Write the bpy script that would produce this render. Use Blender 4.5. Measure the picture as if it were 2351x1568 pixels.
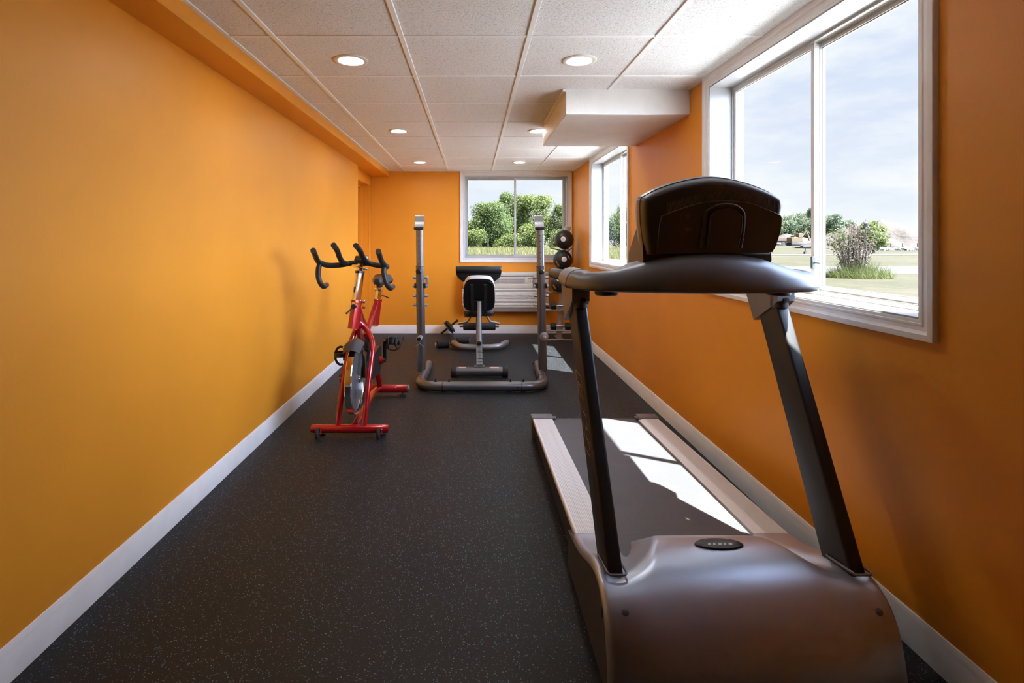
import bpy, bmesh, math, random
from mathutils import Vector, Matrix

random.seed(7)
for o in list(bpy.data.objects):
    bpy.data.objects.remove(o, do_unlink=True)
SC = bpy.context.scene
COL = SC.collection

# ------------------------------------------------------------------ camera, light, exposure
F_PX, VX, VY, CAM_H = 1210.0, 1086.0, 553.0, 1.289
cam_data = bpy.data.cameras.new('camera')
cam = bpy.data.objects.new('camera', cam_data)
COL.objects.link(cam)
cam.location = (0, 0, CAM_H)
cam.rotation_euler = (math.pi / 2, 0, 0)
cam_data.sensor_width = 36.0
cam_data.lens = F_PX / 2351.0 * 36.0
cam_data.shift_x = (1175.5 - VX) / 2351.0
cam_data.shift_y = (VY - 784.0) / 2351.0
cam_data.clip_start = 0.02
cam_data.clip_end = 2000
SC.camera = cam

SC.view_settings.view_transform = 'Standard'
SC.view_settings.look = 'None'
SC.view_settings.gamma = 1.0
SC.view_settings.use_curve_mapping = False
SC.view_settings.exposure = 0.88
SC.cycles.caustics_reflective = False
SC.cycles.caustics_refractive = False
SC.cycles.sample_clamp_indirect = 6.0

SUN_DIR = Vector((-0.39, 0.23, -1.0)).normalized()
SUN_STRENGTH = 24.0
SKY_STRENGTH = 0.57
SKY_SUNSIDE_BOOST = 32.0
LAMP_L = 54.0
sd = bpy.data.lights.new('sun', 'SUN')
sd.energy = SUN_STRENGTH
sd.angle = math.radians(0.6)
sd.color = (1.0, 0.965, 0.91)
sun = bpy.data.objects.new('sun', sd)
COL.objects.link(sun)
sun.rotation_euler = SUN_DIR.to_track_quat('-Z', 'Y').to_euler()
sun.location = (12, -6, 30)


class NT:
    """small node-tree helper"""
    def __init__(s, tree):
        s.t = tree
        s.n = tree.nodes
        s.l = tree.links

    def node(s, kind, **kw):
        nd = s.n.new(kind)
        for k, v in kw.items():
            if k.startswith('i_'):
                nd.inputs[k[2:].replace('_', ' ')].default_value = v
            else:
                setattr(nd, k, v)
        return nd

    def link(s, a, b):
        s.l.new(a, b)

    def math(s, op, a, b=None, clamp=False):
        nd = s.n.new('ShaderNodeMath')
        nd.operation = op
        nd.use_clamp = clamp
        for i, v in enumerate((a, b)):
            if v is None:
                continue
            if isinstance(v, (int, float)):
                nd.inputs[i].default_value = v
            else:
                s.l.new(v, nd.inputs[i])
        return nd.outputs[0]

    def ramp(s, fac, stops):
        nd = s.n.new('ShaderNodeValToRGB')
        cr = nd.color_ramp
        while len(cr.elements) > 1:
            cr.elements.remove(cr.elements[-1])
        for i, (p, c) in enumerate(stops):
            e = cr.elements[0] if i == 0 else cr.elements.new(p)
            e.position = p
            e.color = (c[0], c[1], c[2], 1.0) if not isinstance(c, (int, float)) else (c, c, c, 1.0)
        s.l.new(fac, nd.inputs['Fac'])
        return nd.outputs['Color']

    def mix(s, fac, a, b, blend='MIX'):
        nd = s.n.new('ShaderNodeMixRGB')
        nd.blend_type = blend
        for i, v in enumerate((fac, a, b)):
            if isinstance(v, (int, float)):
                nd.inputs[i].default_value = v
            elif isinstance(v, tuple):
                nd.inputs[i].default_value = (v[0], v[1], v[2], 1.0)
            else:
                s.l.new(v, nd.inputs[i])
        return nd.outputs[0]

    def noise(s, vec, scale, detail=3.0, rough=0.55):
        nd = s.n.new('ShaderNodeTexNoise')
        nd.inputs['Scale'].default_value = scale
        nd.inputs['Detail'].default_value = detail
        nd.inputs['Roughness'].default_value = rough
        if vec is not None:
            s.l.new(vec, nd.inputs['Vector'])
        return nd.outputs['Fac']

    def scaled(s, vec, sx, sy, sz):
        nd = s.n.new('ShaderNodeMapping')
        nd.inputs['Scale'].default_value = (sx, sy, sz)
        s.l.new(vec, nd.inputs['Vector'])
        return nd.outputs['Vector']


# sky: high thin cloud, boosted on its unseen sun side to light the room
world = bpy.data.worlds.new('sky')
SC.world = world
world.use_nodes = True
w = NT(world.node_tree)
w.n.clear()
tc = w.node('ShaderNodeTexCoord')
sep = w.node('ShaderNodeSeparateXYZ')
w.link(tc.outputs['Generated'], sep.inputs[0])
zz = sep.outputs['Z']
base_sky = w.ramp(w.math('MAXIMUM', zz, 0.0), [(0.0, (0.88, 0.92, 0.98)), (0.18, (0.74, 0.80, 0.96)),
                                               (0.5, (0.60, 0.70, 0.94)), (1.0, (0.40, 0.55, 0.90))])
cv = w.scaled(tc.outputs['Generated'], 1.0, 1.0, 3.2)
cl = w.noise(cv, 2.6, 7.0, 0.6)
cl2 = w.noise(cv, 7.0, 6.0, 0.6)
cm = w.math('ADD', w.math('MULTIPLY', cl, 0.75), w.math('MULTIPLY', cl2, 0.25))
cmask = w.ramp(cm, [(0.40, 0.0), (0.55, 1.0)])
skycol = w.mix(cmask, base_sky, (0.97, 0.98, 1.0))
# extra gain on the sky's unseen sun side, added to light the room
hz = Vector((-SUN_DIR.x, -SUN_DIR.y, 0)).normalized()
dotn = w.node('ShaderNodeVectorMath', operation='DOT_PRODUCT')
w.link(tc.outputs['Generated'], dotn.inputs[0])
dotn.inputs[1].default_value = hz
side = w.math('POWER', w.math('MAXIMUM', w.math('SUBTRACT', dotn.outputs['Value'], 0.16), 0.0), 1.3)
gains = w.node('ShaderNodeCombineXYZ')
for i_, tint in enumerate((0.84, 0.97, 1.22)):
    w.link(w.math('ADD', w.math('MULTIPLY', side, SKY_SUNSIDE_BOOST * tint), 1.0), gains.inputs[i_])
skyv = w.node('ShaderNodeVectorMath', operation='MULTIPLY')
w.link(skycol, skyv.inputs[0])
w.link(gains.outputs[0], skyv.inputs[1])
bg = w.node('ShaderNodeBackground')
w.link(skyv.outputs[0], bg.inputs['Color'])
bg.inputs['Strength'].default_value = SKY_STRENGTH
wo = w.node('ShaderNodeOutputWorld')
w.link(bg.outputs[0], wo.inputs[0])


# ------------------------------------------------------------------ materials
M = {}
EXT = 0.315          # outdoor colours darkened below their own, so the sunlit view doesn't burn out


def ex(c):
    return tuple(v * EXT for v in c)



def srgb(r, g, b):
    def f(c):
        c /= 255.0
        return c / 12.92 if c <= 0.04045 else ((c + 0.055) / 1.055) ** 2.4
    return (f(r), f(g), f(b))


def new_mat(name):
    m = bpy.data.materials.new(name)
    m.use_nodes = True
    t = NT(m.node_tree)
    b = m.node_tree.nodes['Principled BSDF']
    M[name] = m
    return m, t, b


def pmat(name, col, rough=0.5, metal=0.0, spec=0.5, bump=None, var=0.0, var_scale=6.0, coat=0.0, sheen=0.0):
    """plain painted / plastic / metal surface with optional colour mottling and fine bump"""
    m, t, b = new_mat(name)
    b.inputs['Roughness'].default_value = rough
    b.inputs['Metallic'].default_value = metal
    b.inputs['Specular IOR Level'].default_value = spec
    if coat:
        b.inputs['Coat Weight'].default_value = coat
        b.inputs['Coat Roughness'].default_value = 0.08
    b.inputs['Base Color'].default_value = (*col, 1)
    tcn = t.node('ShaderNodeTexCoord')
    if var:
        nz = t.noise(tcn.outputs['Object'], var_scale, 4.0)
        lo = tuple(max(0.0, c * (1 - var)) for c in col)
        hi = tuple(min(1.0, c * (1 + var)) for c in col)
        t.link(t.ramp(nz, [(0.3, lo), (0.7, hi)]), b.inputs['Base Color'])
    if bump:
        sc, st, ds = bump
        nb = t.noise(tcn.outputs['Object'], sc, 3.0)
        bn = t.node('ShaderNodeBump')
        bn.inputs['Strength'].default_value = st
        bn.inputs['Distance'].default_value = ds
        t.link(nb, bn.inputs['Height'])
        t.link(bn.outputs[0], b.inputs['Normal'])
    return m


ORANGE = (0.80, 0.310, 0.022)
pmat('orange_paint', ORANGE, rough=0.46, spec=0.4, bump=(90, 0.12, 0.004), var=0.035, var_scale=1.6)
pmat('orange_trim', ORANGE, rough=0.4, spec=0.4, bump=(60, 0.08, 0.003), var=0.03)
pmat('casing_white', (0.82, 0.82, 0.83), rough=0.34, bump=(50, 0.05, 0.002), var=0.04, var_scale=9)
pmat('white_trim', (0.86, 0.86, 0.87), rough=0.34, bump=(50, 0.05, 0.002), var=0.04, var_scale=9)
pmat('dimmed_board', (0.42, 0.42, 0.43), rough=0.4, bump=(60, 0.05, 0.002), var=0.03)  # white paint darkened to mid grey so daylight doesn't burn out the reveals
pmat('plaster', (0.80, 0.79, 0.785), rough=0.6, bump=(55, 0.25, 0.006), var=0.05, var_scale=5)
pmat('tee_bar', (0.90, 0.90, 0.90), rough=0.5)
pmat('aluminium', (0.50, 0.49, 0.47), rough=0.42, metal=0.35, var=0.08, var_scale=14)
pmat('aluminium_white', (0.66, 0.66, 0.65), rough=0.45, metal=0.1, var=0.05)
pmat('latch_dark', srgb(60, 66, 66), rough=0.5)
pmat('concrete', (0.74, 0.74, 0.75), rough=0.9, var=0.12, var_scale=2.5)
pmat('lamp_trim', (0.78, 0.74, 0.69), rough=0.4)
pmat('gunmetal', (0.165, 0.162, 0.168), rough=0.34, metal=0.75, bump=(400, 0.05, 0.0006))
pmat('gunmetal_light', (0.27, 0.27, 0.28), rough=0.40, metal=0.7)
pmat('black_plastic', (0.012, 0.012, 0.013), rough=0.38)
pmat('black_rubber', (0.014, 0.014, 0.015), rough=0.6, bump=(300, 0.15, 0.0008))
pmat('black_foam', (0.016, 0.016, 0.018), rough=0.85, bump=(500, 0.3, 0.001))
pmat('grip_foam', (0.016, 0.0165, 0.018), rough=0.48, bump=(420, 0.2, 0.0006))
pmat('vinyl_black', (0.013, 0.013, 0.014), rough=0.42, bump=(160, 0.1, 0.001))
pmat('vinyl_pale', (0.62, 0.62, 0.64), rough=0.42)
pmat('chrome', (0.86, 0.86, 0.87), rough=0.07, metal=1.0)
pmat('chrome_soft', (0.68, 0.68, 0.69), rough=0.22, metal=1.0)
pmat('wheel_grey', (0.15, 0.155, 0.16), rough=0.35, metal=0.3)
pmat('red_paint', (0.42, 0.008, 0.012), rough=0.26, metal=0.35, coat=0.8)
pmat('ac_cream', (0.66, 0.61, 0.51), rough=0.45, var=0.03)
pmat('ac_white', (0.72, 0.69, 0.63), rough=0.42)
pmat('ac_grey', (0.30, 0.25, 0.23), rough=0.6)
pmat('dark_gap', (0.045, 0.040, 0.036), rough=0.8)
pmat('sticker', (0.75, 0.52, 0.40), rough=0.5)
pmat('badge_white', (0.66, 0.62, 0.56), rough=0.5)
pmat('steel_grey', (0.42, 0.40, 0.385), rough=0.4, metal=0.5, var=0.06)
pmat('hood_plastic', (0.46, 0.50, 0.60), rough=0.32, metal=0.66, bump=(650, 0.22, 0.0007))
pmat('bronze_plastic', (0.18, 0.185, 0.21), rough=0.42, metal=0.45, bump=(520, 0.12, 0.0006))
pmat('housing_dark', (0.055, 0.053, 0.056), rough=0.34, bump=(600, 0.1, 0.0004))
pmat('housing_rim', (0.16, 0.15, 0.15), rough=0.3, metal=0.3)
pmat('upright_black', (0.010, 0.010, 0.0115), rough=0.47, bump=(700, 0.35, 0.0006))
pmat('side_cover', (0.045, 0.042, 0.044), rough=0.5, bump=(500, 0.1, 0.0006))
pmat('rail_silver', (0.80, 0.79, 0.80), rough=0.36, metal=0.15)
pmat('rubble', (0.34, 0.32, 0.30), rough=0.95, var=0.15)
pmat('cap_grey', (0.155, 0.145, 0.16), rough=0.5)
pmat('gold_line', (0.60, 0.36, 0.16), rough=0.4, metal=0.3)
pmat('label_orange', (0.30, 0.09, 0.02), rough=0.5)
pmat('bark', ex((0.085, 0.065, 0.05)), rough=0.9, var=0.3, var_scale=4)
pmat('dirt', ex((0.115, 0.092, 0.077)), rough=0.95, bump=(1.2, 0.9, 0.35), var=0.22, var_scale=0.35)
pmat('gravel', ex((0.150, 0.137, 0.130)), rough=0.95, var=0.1, var_scale=0.8)
pmat('truck_orange', ex((0.20, 0.085, 0.02)), rough=0.5)
pmat('truck_yellow', ex((0.26, 0.15, 0.03)), rough=0.5)
pmat('truck_white', ex((0.26, 0.25, 0.25)), rough=0.5)
pmat('tyre', (0.03, 0.03, 0.03), rough=0.8)
pmat('post_dark', (0.05, 0.05, 0.055), rough=0.6)
pmat('stake_wood', ex((0.12, 0.10, 0.08)), rough=0.9)

# rubber floor with pale blue flecks
m, t, b = new_mat('rubber_floor')
tcn = t.node('ShaderNodeTexCoord')
vo = t.node('ShaderNodeTexVoronoi')
vo.inputs['Scale'].default_value = 215.0
t.link(tcn.outputs['Object'], vo.inputs['Vector'])
sepc = t.node('ShaderNodeSeparateColor')
t.link(vo.outputs['Color'], sepc.inputs[0])
near = t.math('LESS_THAN', vo.outputs['Distance'], 0.36)
pick = t.math('GREATER_THAN', sepc.outputs[0], 0.81)
mask = t.math('MULTIPLY', near, pick)
mask = t.math('MULTIPLY', mask, t.math('ADD', t.math('MULTIPLY', sepc.outputs[1], 0.7), 0.3))
vo2 = t.node('ShaderNodeTexVoronoi')
vo2.inputs['Scale'].default_value = 420.0
t.link(tcn.outputs['Object'], vo2.inputs['Vector'])
sepd = t.node('ShaderNodeSeparateColor')
t.link(vo2.outputs['Color'], sepd.inputs[0])
grain = t.ramp(sepd.outputs[0], [(0.0, (0.0048, 0.0050, 0.0056)), (1.0, (0.0150, 0.0156, 0.0178))])
fcol = t.mix(sepc.outputs[2], (0.10, 0.25, 0.40), (0.25, 0.31, 0.38))
t.link(t.mix(mask, grain, fcol), b.inputs['Base Color'])
b.inputs['Roughness'].default_value = 0.52
b.inputs['Specular IOR Level'].default_value = 0.26
nb = t.noise(tcn.outputs['Object'], 300, 3)
bn = t.node('ShaderNodeBump')
bn.inputs['Strength'].default_value = 0.35
bn.inputs['Distance'].default_value = 0.001
t.link(nb, bn.inputs['Height'])
t.link(bn.outputs[0], b.inputs['Normal'])

# mineral fibre ceiling tile: pitted, wormy
m, t, b = new_mat('ceiling_tile')
tcn = t.node('ShaderNodeTexCoord')
n1 = t.noise(tcn.outputs['Object'], 120, 5, 0.7)
n2 = t.noise(tcn.outputs['Object'], 55, 3, 0.6)
pit = t.math('ADD', t.math('MULTIPLY', n1, 0.7), t.math('MULTIPLY', n2, 0.3))
t.link(t.ramp(pit, [(0.36, (0.42, 0.42, 0.43)), (0.46, (0.80, 0.80, 0.81)), (0.60, (0.88, 0.88, 0.89))]), b.inputs['Base Color'])
b.inputs['Roughness'].default_value = 0.85
bn = t.node('ShaderNodeBump')
bn.inputs['Strength'].default_value = 0.8
bn.inputs['Distance'].default_value = 0.006
t.link(pit, bn.inputs['Height'])
t.link(bn.outputs[0], b.inputs['Normal'])

# treadmill belt: fine woven diamond texture
m, t, b = new_mat('belt')
tcn = t.node('ShaderNodeTexCoord')
mp = t.node('ShaderNodeMapping')
mp.inputs['Rotation'].default_value = (0, 0, math.radians(45))
mp.inputs['Scale'].default_value = (1, 1, 0.0)
t.link(tcn.outputs['Object'], mp.inputs['Vector'])
ch = t.node('ShaderNodeTexChecker')
ch.inputs['Scale'].default_value = 300.0
t.link(mp.outputs[0], ch.inputs['Vector'])
dust = t.noise(tcn.outputs['Object'], 7, 4)
bc = t.mix(ch.outputs['Fac'], (0.040, 0.043, 0.050), (0.105, 0.110, 0.120))
t.link(t.mix(t.ramp(dust, [(0.45, 0.0), (0.8, 0.22)]), bc, (0.16, 0.145, 0.125)), b.inputs['Base Color'])
b.inputs['Roughness'].default_value = 0.5
bn = t.node('ShaderNodeBump')
bn.inputs['Strength'].default_value = 0.25
bn.inputs['Distance'].default_value = 0.0005
t.link(ch.outputs['Fac'], bn.inputs['Height'])
t.link(bn.outputs[0], b.inputs['Normal'])

# window glass: clear pane that lets straight light through, with a fresnel reflection
m, t, b = new_mat('glass')
t.n.remove(b)
out = [n for n in t.n if n.type == 'OUTPUT_MATERIAL'][0]
tr = t.node('ShaderNodeBsdfTransparent')
tr.inputs[0].default_value = (0.97, 0.985, 0.98, 1)
gl = t.node('ShaderNodeBsdfGlossy')
gl.inputs['Roughness'].default_value = 0.0
lw = t.node('ShaderNodeLayerWeight')
lw.inputs['Blend'].default_value = 0.5
refl = t.math('ADD', t.math('MULTIPLY', t.math('POWER', lw.outputs['Facing'], 5.0), 0.05), 0.0)
mx = t.node('ShaderNodeMixShader')
t.link(refl, mx.inputs[0])
t.link(tr.outputs[0], mx.inputs[1])
t.link(gl.outputs[0], mx.inputs[2])
t.link(mx.outputs[0], out.inputs[0])

# lamp lens
m, t, b = new_mat('lamp_lens')
b.inputs['Base Color'].default_value = (0.9, 0.9, 0.88, 1)
b.inputs['Emission Color'].default_value = (1.0, 0.985, 0.96, 1)
b.inputs['Emission Strength'].default_value = LAMP_L

# cream brick outside
m, t, b = new_mat('cream_brick')
tcn = t.node('ShaderNodeTexCoord')
br = t.node('ShaderNodeTexBrick')
br.inputs['Color1'].default_value = (0.55, 0.50, 0.40, 1)
br.inputs['Color2'].default_value = (0.48, 0.43, 0.34, 1)
br.inputs['Mortar'].default_value = (0.42, 0.41, 0.39, 1)
br.inputs['Scale'].default_value = 4.6
mpb = t.node('ShaderNodeMapping')
mpb.inputs['Rotation'].default_value = (math.radians(90), 0, 0)
t.link(tcn.outputs['Object'], mpb.inputs['Vector'])
t.link(mpb.outputs[0], br.inputs['Vector'])
t.link(br.outputs['Color'], b.inputs['Base Color'])
b.inputs['Roughness'].default_value = 0.9


def leaf_mat(name, c1, c2, c3):
    m, t, b = new_mat(name)
    gi = t.node('ShaderNodeNewGeometry')
    oi = t.node('ShaderNodeTexCoord')
    nz = t.noise(oi.outputs['Object'], 0.9, 2)
    f = t.math('ADD', t.math('MULTIPLY', gi.outputs['Random Per Island'], 0.55), t.math('MULTIPLY', nz, 0.5))
    t.link(t.ramp(f, [(0.2, c1), (0.52, c2), (0.85, c3)]), b.inputs['Base Color'])
    b.inputs['Roughness'].default_value = 0.55
    b.inputs['Specular IOR Level'].default_value = 0.25
    # light passing through the leaf
    out = [n for n in t.n if n.type == 'OUTPUT_MATERIAL'][0]
    tl = t.node('ShaderNodeBsdfTranslucent')
    t.link(t.ramp(f, [(0.2, c2), (0.85, c3)]), tl.inputs[0])
    mx = t.node('ShaderNodeMixShader')
    mx.inputs[0].default_value = 0.38
    t.link(b.outputs[0], mx.inputs[1])
    t.link(tl.outputs[0], mx.inputs[2])
    t.link(mx.outputs[0], out.inputs[0])


leaf_mat('leaf_green', ex((0.095, 0.160, 0.050)), ex((0.205, 0.300, 0.085)), ex((0.340, 0.430, 0.120)))
leaf_mat('leaf_deep', ex((0.075, 0.125, 0.072)), ex((0.130, 0.205, 0.110)), ex((0.220, 0.300, 0.145)))
leaf_mat('leaf_lime', ex((0.170, 0.245, 0.070)), ex((0.310, 0.400, 0.105)), ex((0.430, 0.480, 0.140)))
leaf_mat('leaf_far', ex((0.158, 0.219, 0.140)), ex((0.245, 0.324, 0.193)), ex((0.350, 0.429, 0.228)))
leaf_mat('leaf_plum', ex((0.16, 0.12, 0.11)), ex((0.34, 0.25, 0.20)), ex((0.52, 0.44, 0.30)))
leaf_mat('grass_blade', ex((0.34, 0.36, 0.12)), ex((0.52, 0.50, 0.19)), ex((0.64, 0.58, 0.28)))
leaf_mat('grass_tuft', ex((0.15, 0.22, 0.07)), ex((0.28, 0.35, 0.10)), ex((0.42, 0.43, 0.18)))

m, t, b = new_mat('lawn')
tcn = t.node('ShaderNodeTexCoord')
g1 = t.noise(tcn.outputs['Object'], 0.12, 4)
g2 = t.noise(tcn.outputs['Object'], 1.5, 5, 0.7)
g3 = t.noise(tcn.outputs['Object'], 14.0, 4, 0.75)
mixf = t.math('ADD', t.math('ADD', t.math('MULTIPLY', g1, 0.35), t.math('MULTIPLY', g2, 0.35)), t.math('MULTIPLY', g3, 0.3))
t.link(t.ramp(mixf, [(0.43, ex((0.105, 0.105, 0.062))), (0.48, ex((0.128, 0.122, 0.074))), (0.52, ex((0.148, 0.137, 0.092))), (0.57, ex((0.168, 0.151, 0.112)))]), b.inputs['Base Color'])
b.inputs['Roughness'].default_value = 0.95
b.inputs['Specular IOR Level'].default_value = 0.1


# ------------------------------------------------------------------ mesh helpers
def V(*a):
    return Vector(a)


def at(px, py, Y):
    """world point seen at this place of the photograph, at depth Y in the room"""
    return Vector(((px - VX) * Y / F_PX, Y, CAM_H - (py - VY) * Y / F_PX))


def spline(pts, n=6, closed=False):
    P = [Vector(p) for p in pts]
    out = []
    N = len(P)
    segs = N if closed else N - 1
    for i in range(segs):
        if closed:
            p0, p1, p2, p3 = P[(i - 1) % N], P[i], P[(i + 1) % N], P[(i + 2) % N]
        else:
            p0 = P[i - 1] if i > 0 else P[0] * 2 - P[1]
            p1, p2 = P[i], P[i + 1]
            p3 = P[i + 2] if i + 2 < N else P[-1] * 2 - P[-2]
        for k in range(n):
            s = k / n
            out.append(0.5 * ((2 * p1) + (p2 - p0) * s + (2 * p0 - 5 * p1 + 4 * p2 - p3) * s * s
                              + (3 * p1 - p0 - 3 * p2 + p3) * s ** 3))
    if not closed:
        out.append(P[-1].copy())
    return out


def rrect(wd, ht, r, n=3):
    pts = []
    for cx, cy, a0 in ((wd / 2 - r, ht / 2 - r, 0), (-wd / 2 + r, ht / 2 - r, 90),
                       (-wd / 2 + r, -ht / 2 + r, 180), (wd / 2 - r, -ht / 2 + r, 270)):
        for k in range(n + 1):
            a = math.radians(a0 + 90 * k / n)
            pts.append((cx + r * math.cos(a), cy + r * math.sin(a)))
    return pts


def lerp(a, b_, s):
    return a + (b_ - a) * s


def interp(x, xs, ys):
    if x <= xs[0]:
        return ys[0]
    for i in range(len(xs) - 1):
        if x <= xs[i + 1]:
            return lerp(ys[i], ys[i + 1], (x - xs[i]) / (xs[i + 1] - xs[i]))
    return ys[-1]


class MB:
    def __init__(s):
        s.v, s.f = [], []

    def add(s, vs, fs):
        o = len(s.v)
        s.v += [Vector(p) for p in vs]
        s.f += [tuple(i + o for i in f) for f in fs]
        return s

    def box(s, lo, hi, bev=0.0, seg=2, mat=None):
        lo, hi = Vector(lo), Vector(hi)
        x0, y0, z0 = lo
        x1, y1, z1 = hi
        vs = [V(x0, y0, z0), V(x1, y0, z0), V(x1, y1, z0), V(x0, y1, z0),
              V(x0, y0, z1), V(x1, y0, z1), V(x1, y1, z1), V(x0, y1, z1)]
        fs = [(0, 3, 2, 1), (4, 5, 6, 7), (0, 1, 5, 4), (1, 2, 6, 5), (2, 3, 7, 6), (3, 0, 4, 7)]
        if bev > 0:
            bm = bmesh.new()
            bv = [bm.verts.new(p) for p in vs]
            for f in fs:
                bm.faces.new([bv[i] for i in f])
            bmesh.ops.bevel(bm, geom=list(bm.edges), offset=bev, segments=seg, profile=0.5, affect='EDGES')
            bm.verts.index_update()
            vs = [p.co.copy() for p in bm.verts]
            fs = [tuple(p.index for p in f.verts) for f in bm.faces]
            bm.free()
        if mat is not None:
            vs = [mat @ p for p in vs]
        return s.add(vs, fs)

    def obox(s, c, size, rot=None, bev=0.0, seg=2):
        """box about centre c, rotated by Matrix rot"""
        h = Vector(size) / 2
        mt = Matrix.Translation(Vector(c)) @ (rot.to_4x4() if rot is not None else Matrix.Identity(4))
        return s.box(-h, h, bev, seg, mt)

    def sweep(s, pts, sec, up=(0, 0, 1), scale=None, caps=True, closed=False):
        P = [Vector(p) for p in pts]
        up = Vector(up)
        n = len(sec)
        vs, fs = [], []
        N = len(P)
        for i, p in enumerate(P):
            if closed:
                tg = P[(i + 1) % N] - P[i - 1]
            elif i == 0:
                tg = P[1] - P[0]
            elif i == N - 1:
                tg = P[-1] - P[-2]
            else:
                tg = (P[i + 1] - P[i]).normalized() + (P[i] - P[i - 1]).normalized()
            tg.normalize()
            sd_ = tg.cross(up)
            if sd_.length < 1e-5:
                sd_ = tg.cross(Vector((1, 0, 0)))
            sd_.normalize()
            uu = sd_.cross(tg)
            k = 1.0 if scale is None else scale[i]
            for a, c in sec:
                vs.append(p + sd_ * a * k + uu * c * k)
        for i in range(N if closed else N - 1):
            i2 = (i + 1) % N
            for j in range(n):
                j2 = (j + 1) % n
                fs.append((i * n + j, i * n + j2, i2 * n + j2, i2 * n + j))
        if caps and not closed:
            fs.append(tuple(reversed(range(n))))
            fs.append(tuple(range((N - 1) * n, N * n)))
        return s.add(vs, fs)

    def tube(s, pts, r, n=14, caps=True, closed=False, round_end=False):
        P = [Vector(p) for p in pts]
        N = len(P)
        rs = r if isinstance(r, (list, tuple)) else [r] * N
        # parallel transport
        tgs = []
        for i in range(N):
            if closed:
                tg = P[(i + 1) % N] - P[i - 1]
            elif i == 0:
                tg = P[1] - P[0]
            elif i == N - 1:
                tg = P[-1] - P[-2]
            else:
                tg = (P[i + 1] - P[i]).normalized() + (P[i] - P[i - 1]).normalized()
            tgs.append(tg.normalized())
        a = Vector((0, 0, 1)) if abs(tgs[0].z) < 0.9 else Vector((1, 0, 0))
        nrm = (a - tgs[0] * a.dot(tgs[0])).normalized()
        vs, fs = [], []
        for i in range(N):
            nrm = (nrm - tgs[i] * nrm.dot(tgs[i])).normalized()
            bn_ = tgs[i].cross(nrm)
            for k in range(n):
                an = 2 * math.pi * k / n
                vs.append(P[i] + (nrm * math.cos(an) + bn_ * math.sin(an)) * rs[i])
        for i in range(N if closed else N - 1):
            i2 = (i + 1) % N
            for j in range(n):
                j2 = (j + 1) % n
                fs.append((i * n + j, i * n + j2, i2 * n + j2, i2 * n + j))
        if caps and not closed:
            fs.append(tuple(reversed(range(n))))
            fs.append(tuple(range((N - 1) * n, N * n)))
        return s.add(vs, fs)

    def cyl(s, p, q, r, n=18, bev=0.0):
        p, q = Vector(p), Vector(q)
        if bev <= 0:
            return s.tube([p, q], r, n)
        d = (q - p).normalized()
        return s.tube([p, p + d * bev * 0.3, p + d * bev, q - d * bev, q - d * bev * 0.3, q],
                      [r - bev, r - bev * 0.3, r, r, r - bev * 0.3, r - bev], n)

    def lathe(s, prof, mat, n=24):
        """profile of (radius, height) turned about local z, placed by mat"""
        vs, fs = [], []
        k = len(prof)
        for i in range(n):
            a = 2 * math.pi * i / n
            for r, h in prof:
                vs.append(mat @ Vector((r * math.cos(a), r * math.sin(a), h)))
        for i in range(n):
            i2 = (i + 1) % n
            for j in range(k - 1):
                fs.append((i * k + j, i2 * k + j, i2 * k + j + 1, i * k + j + 1))
        return s.add(vs, fs)

    def prism(s, poly, a, b_, fn):
        """polygon (u,v) extruded from depth a to depth b_ ; fn(u,v,d) gives the world point"""
        n = len(poly)
        vs = [fn(u, v, a) for u, v in poly] + [fn(u, v, b_) for u, v in poly]
        fs = [tuple(range(n)), tuple(reversed(range(n, 2 * n)))]
        for i in range(n):
            j = (i + 1) % n
            fs.append((i, i + n, j + n, j))
        return s.add(vs, fs)

    def loft(s, loops, caps=True):
        n = len(loops[0])
        vs = [p for lp in loops for p in lp]
        fs = []
        for i in range(len(loops) - 1):
            for j in range(n):
                j2 = (j + 1) % n
                fs.append((i * n + j, i * n + j2, (i + 1) * n + j2, (i + 1) * n + j))
        if caps:
            fs.append(tuple(reversed(range(n))))
            fs.append(tuple(range((len(loops) - 1) * n, len(loops) * n)))
        return s.add(vs, fs)

    def grid(s, rows):
        n = len(rows[0])
        vs = [p for r in rows for p in r]
        fs = []
        for i in range(len(rows) - 1):
            for j in range(n - 1):
                fs.append((i * n + j, i * n + j + 1, (i + 1) * n + j + 1, (i + 1) * n + j))
        return s.add(vs, fs)

    def ball(s, c, r, nu=24, nv=14, sc=(1, 1, 1), rot=None):
        prof = [(max(1e-4, math.sin(math.pi * i / nv)), -math.cos(math.pi * i / nv)) for i in range(nv + 1)]
        mt = Matrix.Translation(Vector(c)) @ (rot.to_4x4() if rot is not None else Matrix.Identity(4)) \
            @ Matrix.Diagonal((r * sc[0], r * sc[1], r * sc[2], 1))
        return s.lathe(prof, mt, nu)

    def build(s, name, mat, parent=None, angle=38, kind=None, fix=True):
        root = parent
        while root is not None and root.parent is not None:
            root = root.parent
        if root is None:
            xs = [p.x for p in s.v]
            ys = [p.y for p in s.v]
            off = Vector(((min(xs) + max(xs)) / 2, (min(ys) + max(ys)) / 2, min(p.z for p in s.v)))
        else:
            off = root.location.copy()
        me = bpy.data.meshes.new(name)
        me.from_pydata([p - off for p in s.v], [], s.f)
        if fix:
            bm = bmesh.new()
            bm.from_mesh(me)
            bmesh.ops.remove_doubles(bm, verts=bm.verts, dist=1e-6)
            bmesh.ops.recalc_face_normals(bm, faces=bm.faces)
            bm.to_mesh(me)
            bm.free()
            me.shade_smooth()
            me.set_sharp_from_angle(angle=math.radians(angle))
        me.materials.append(M[mat])
        ob = bpy.data.objects.new(name, me)
        COL.objects.link(ob)
        if parent is None:
            ob.location = off
        else:
            ob.parent = parent
        if kind:
            ob['kind'] = kind
        return ob


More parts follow.
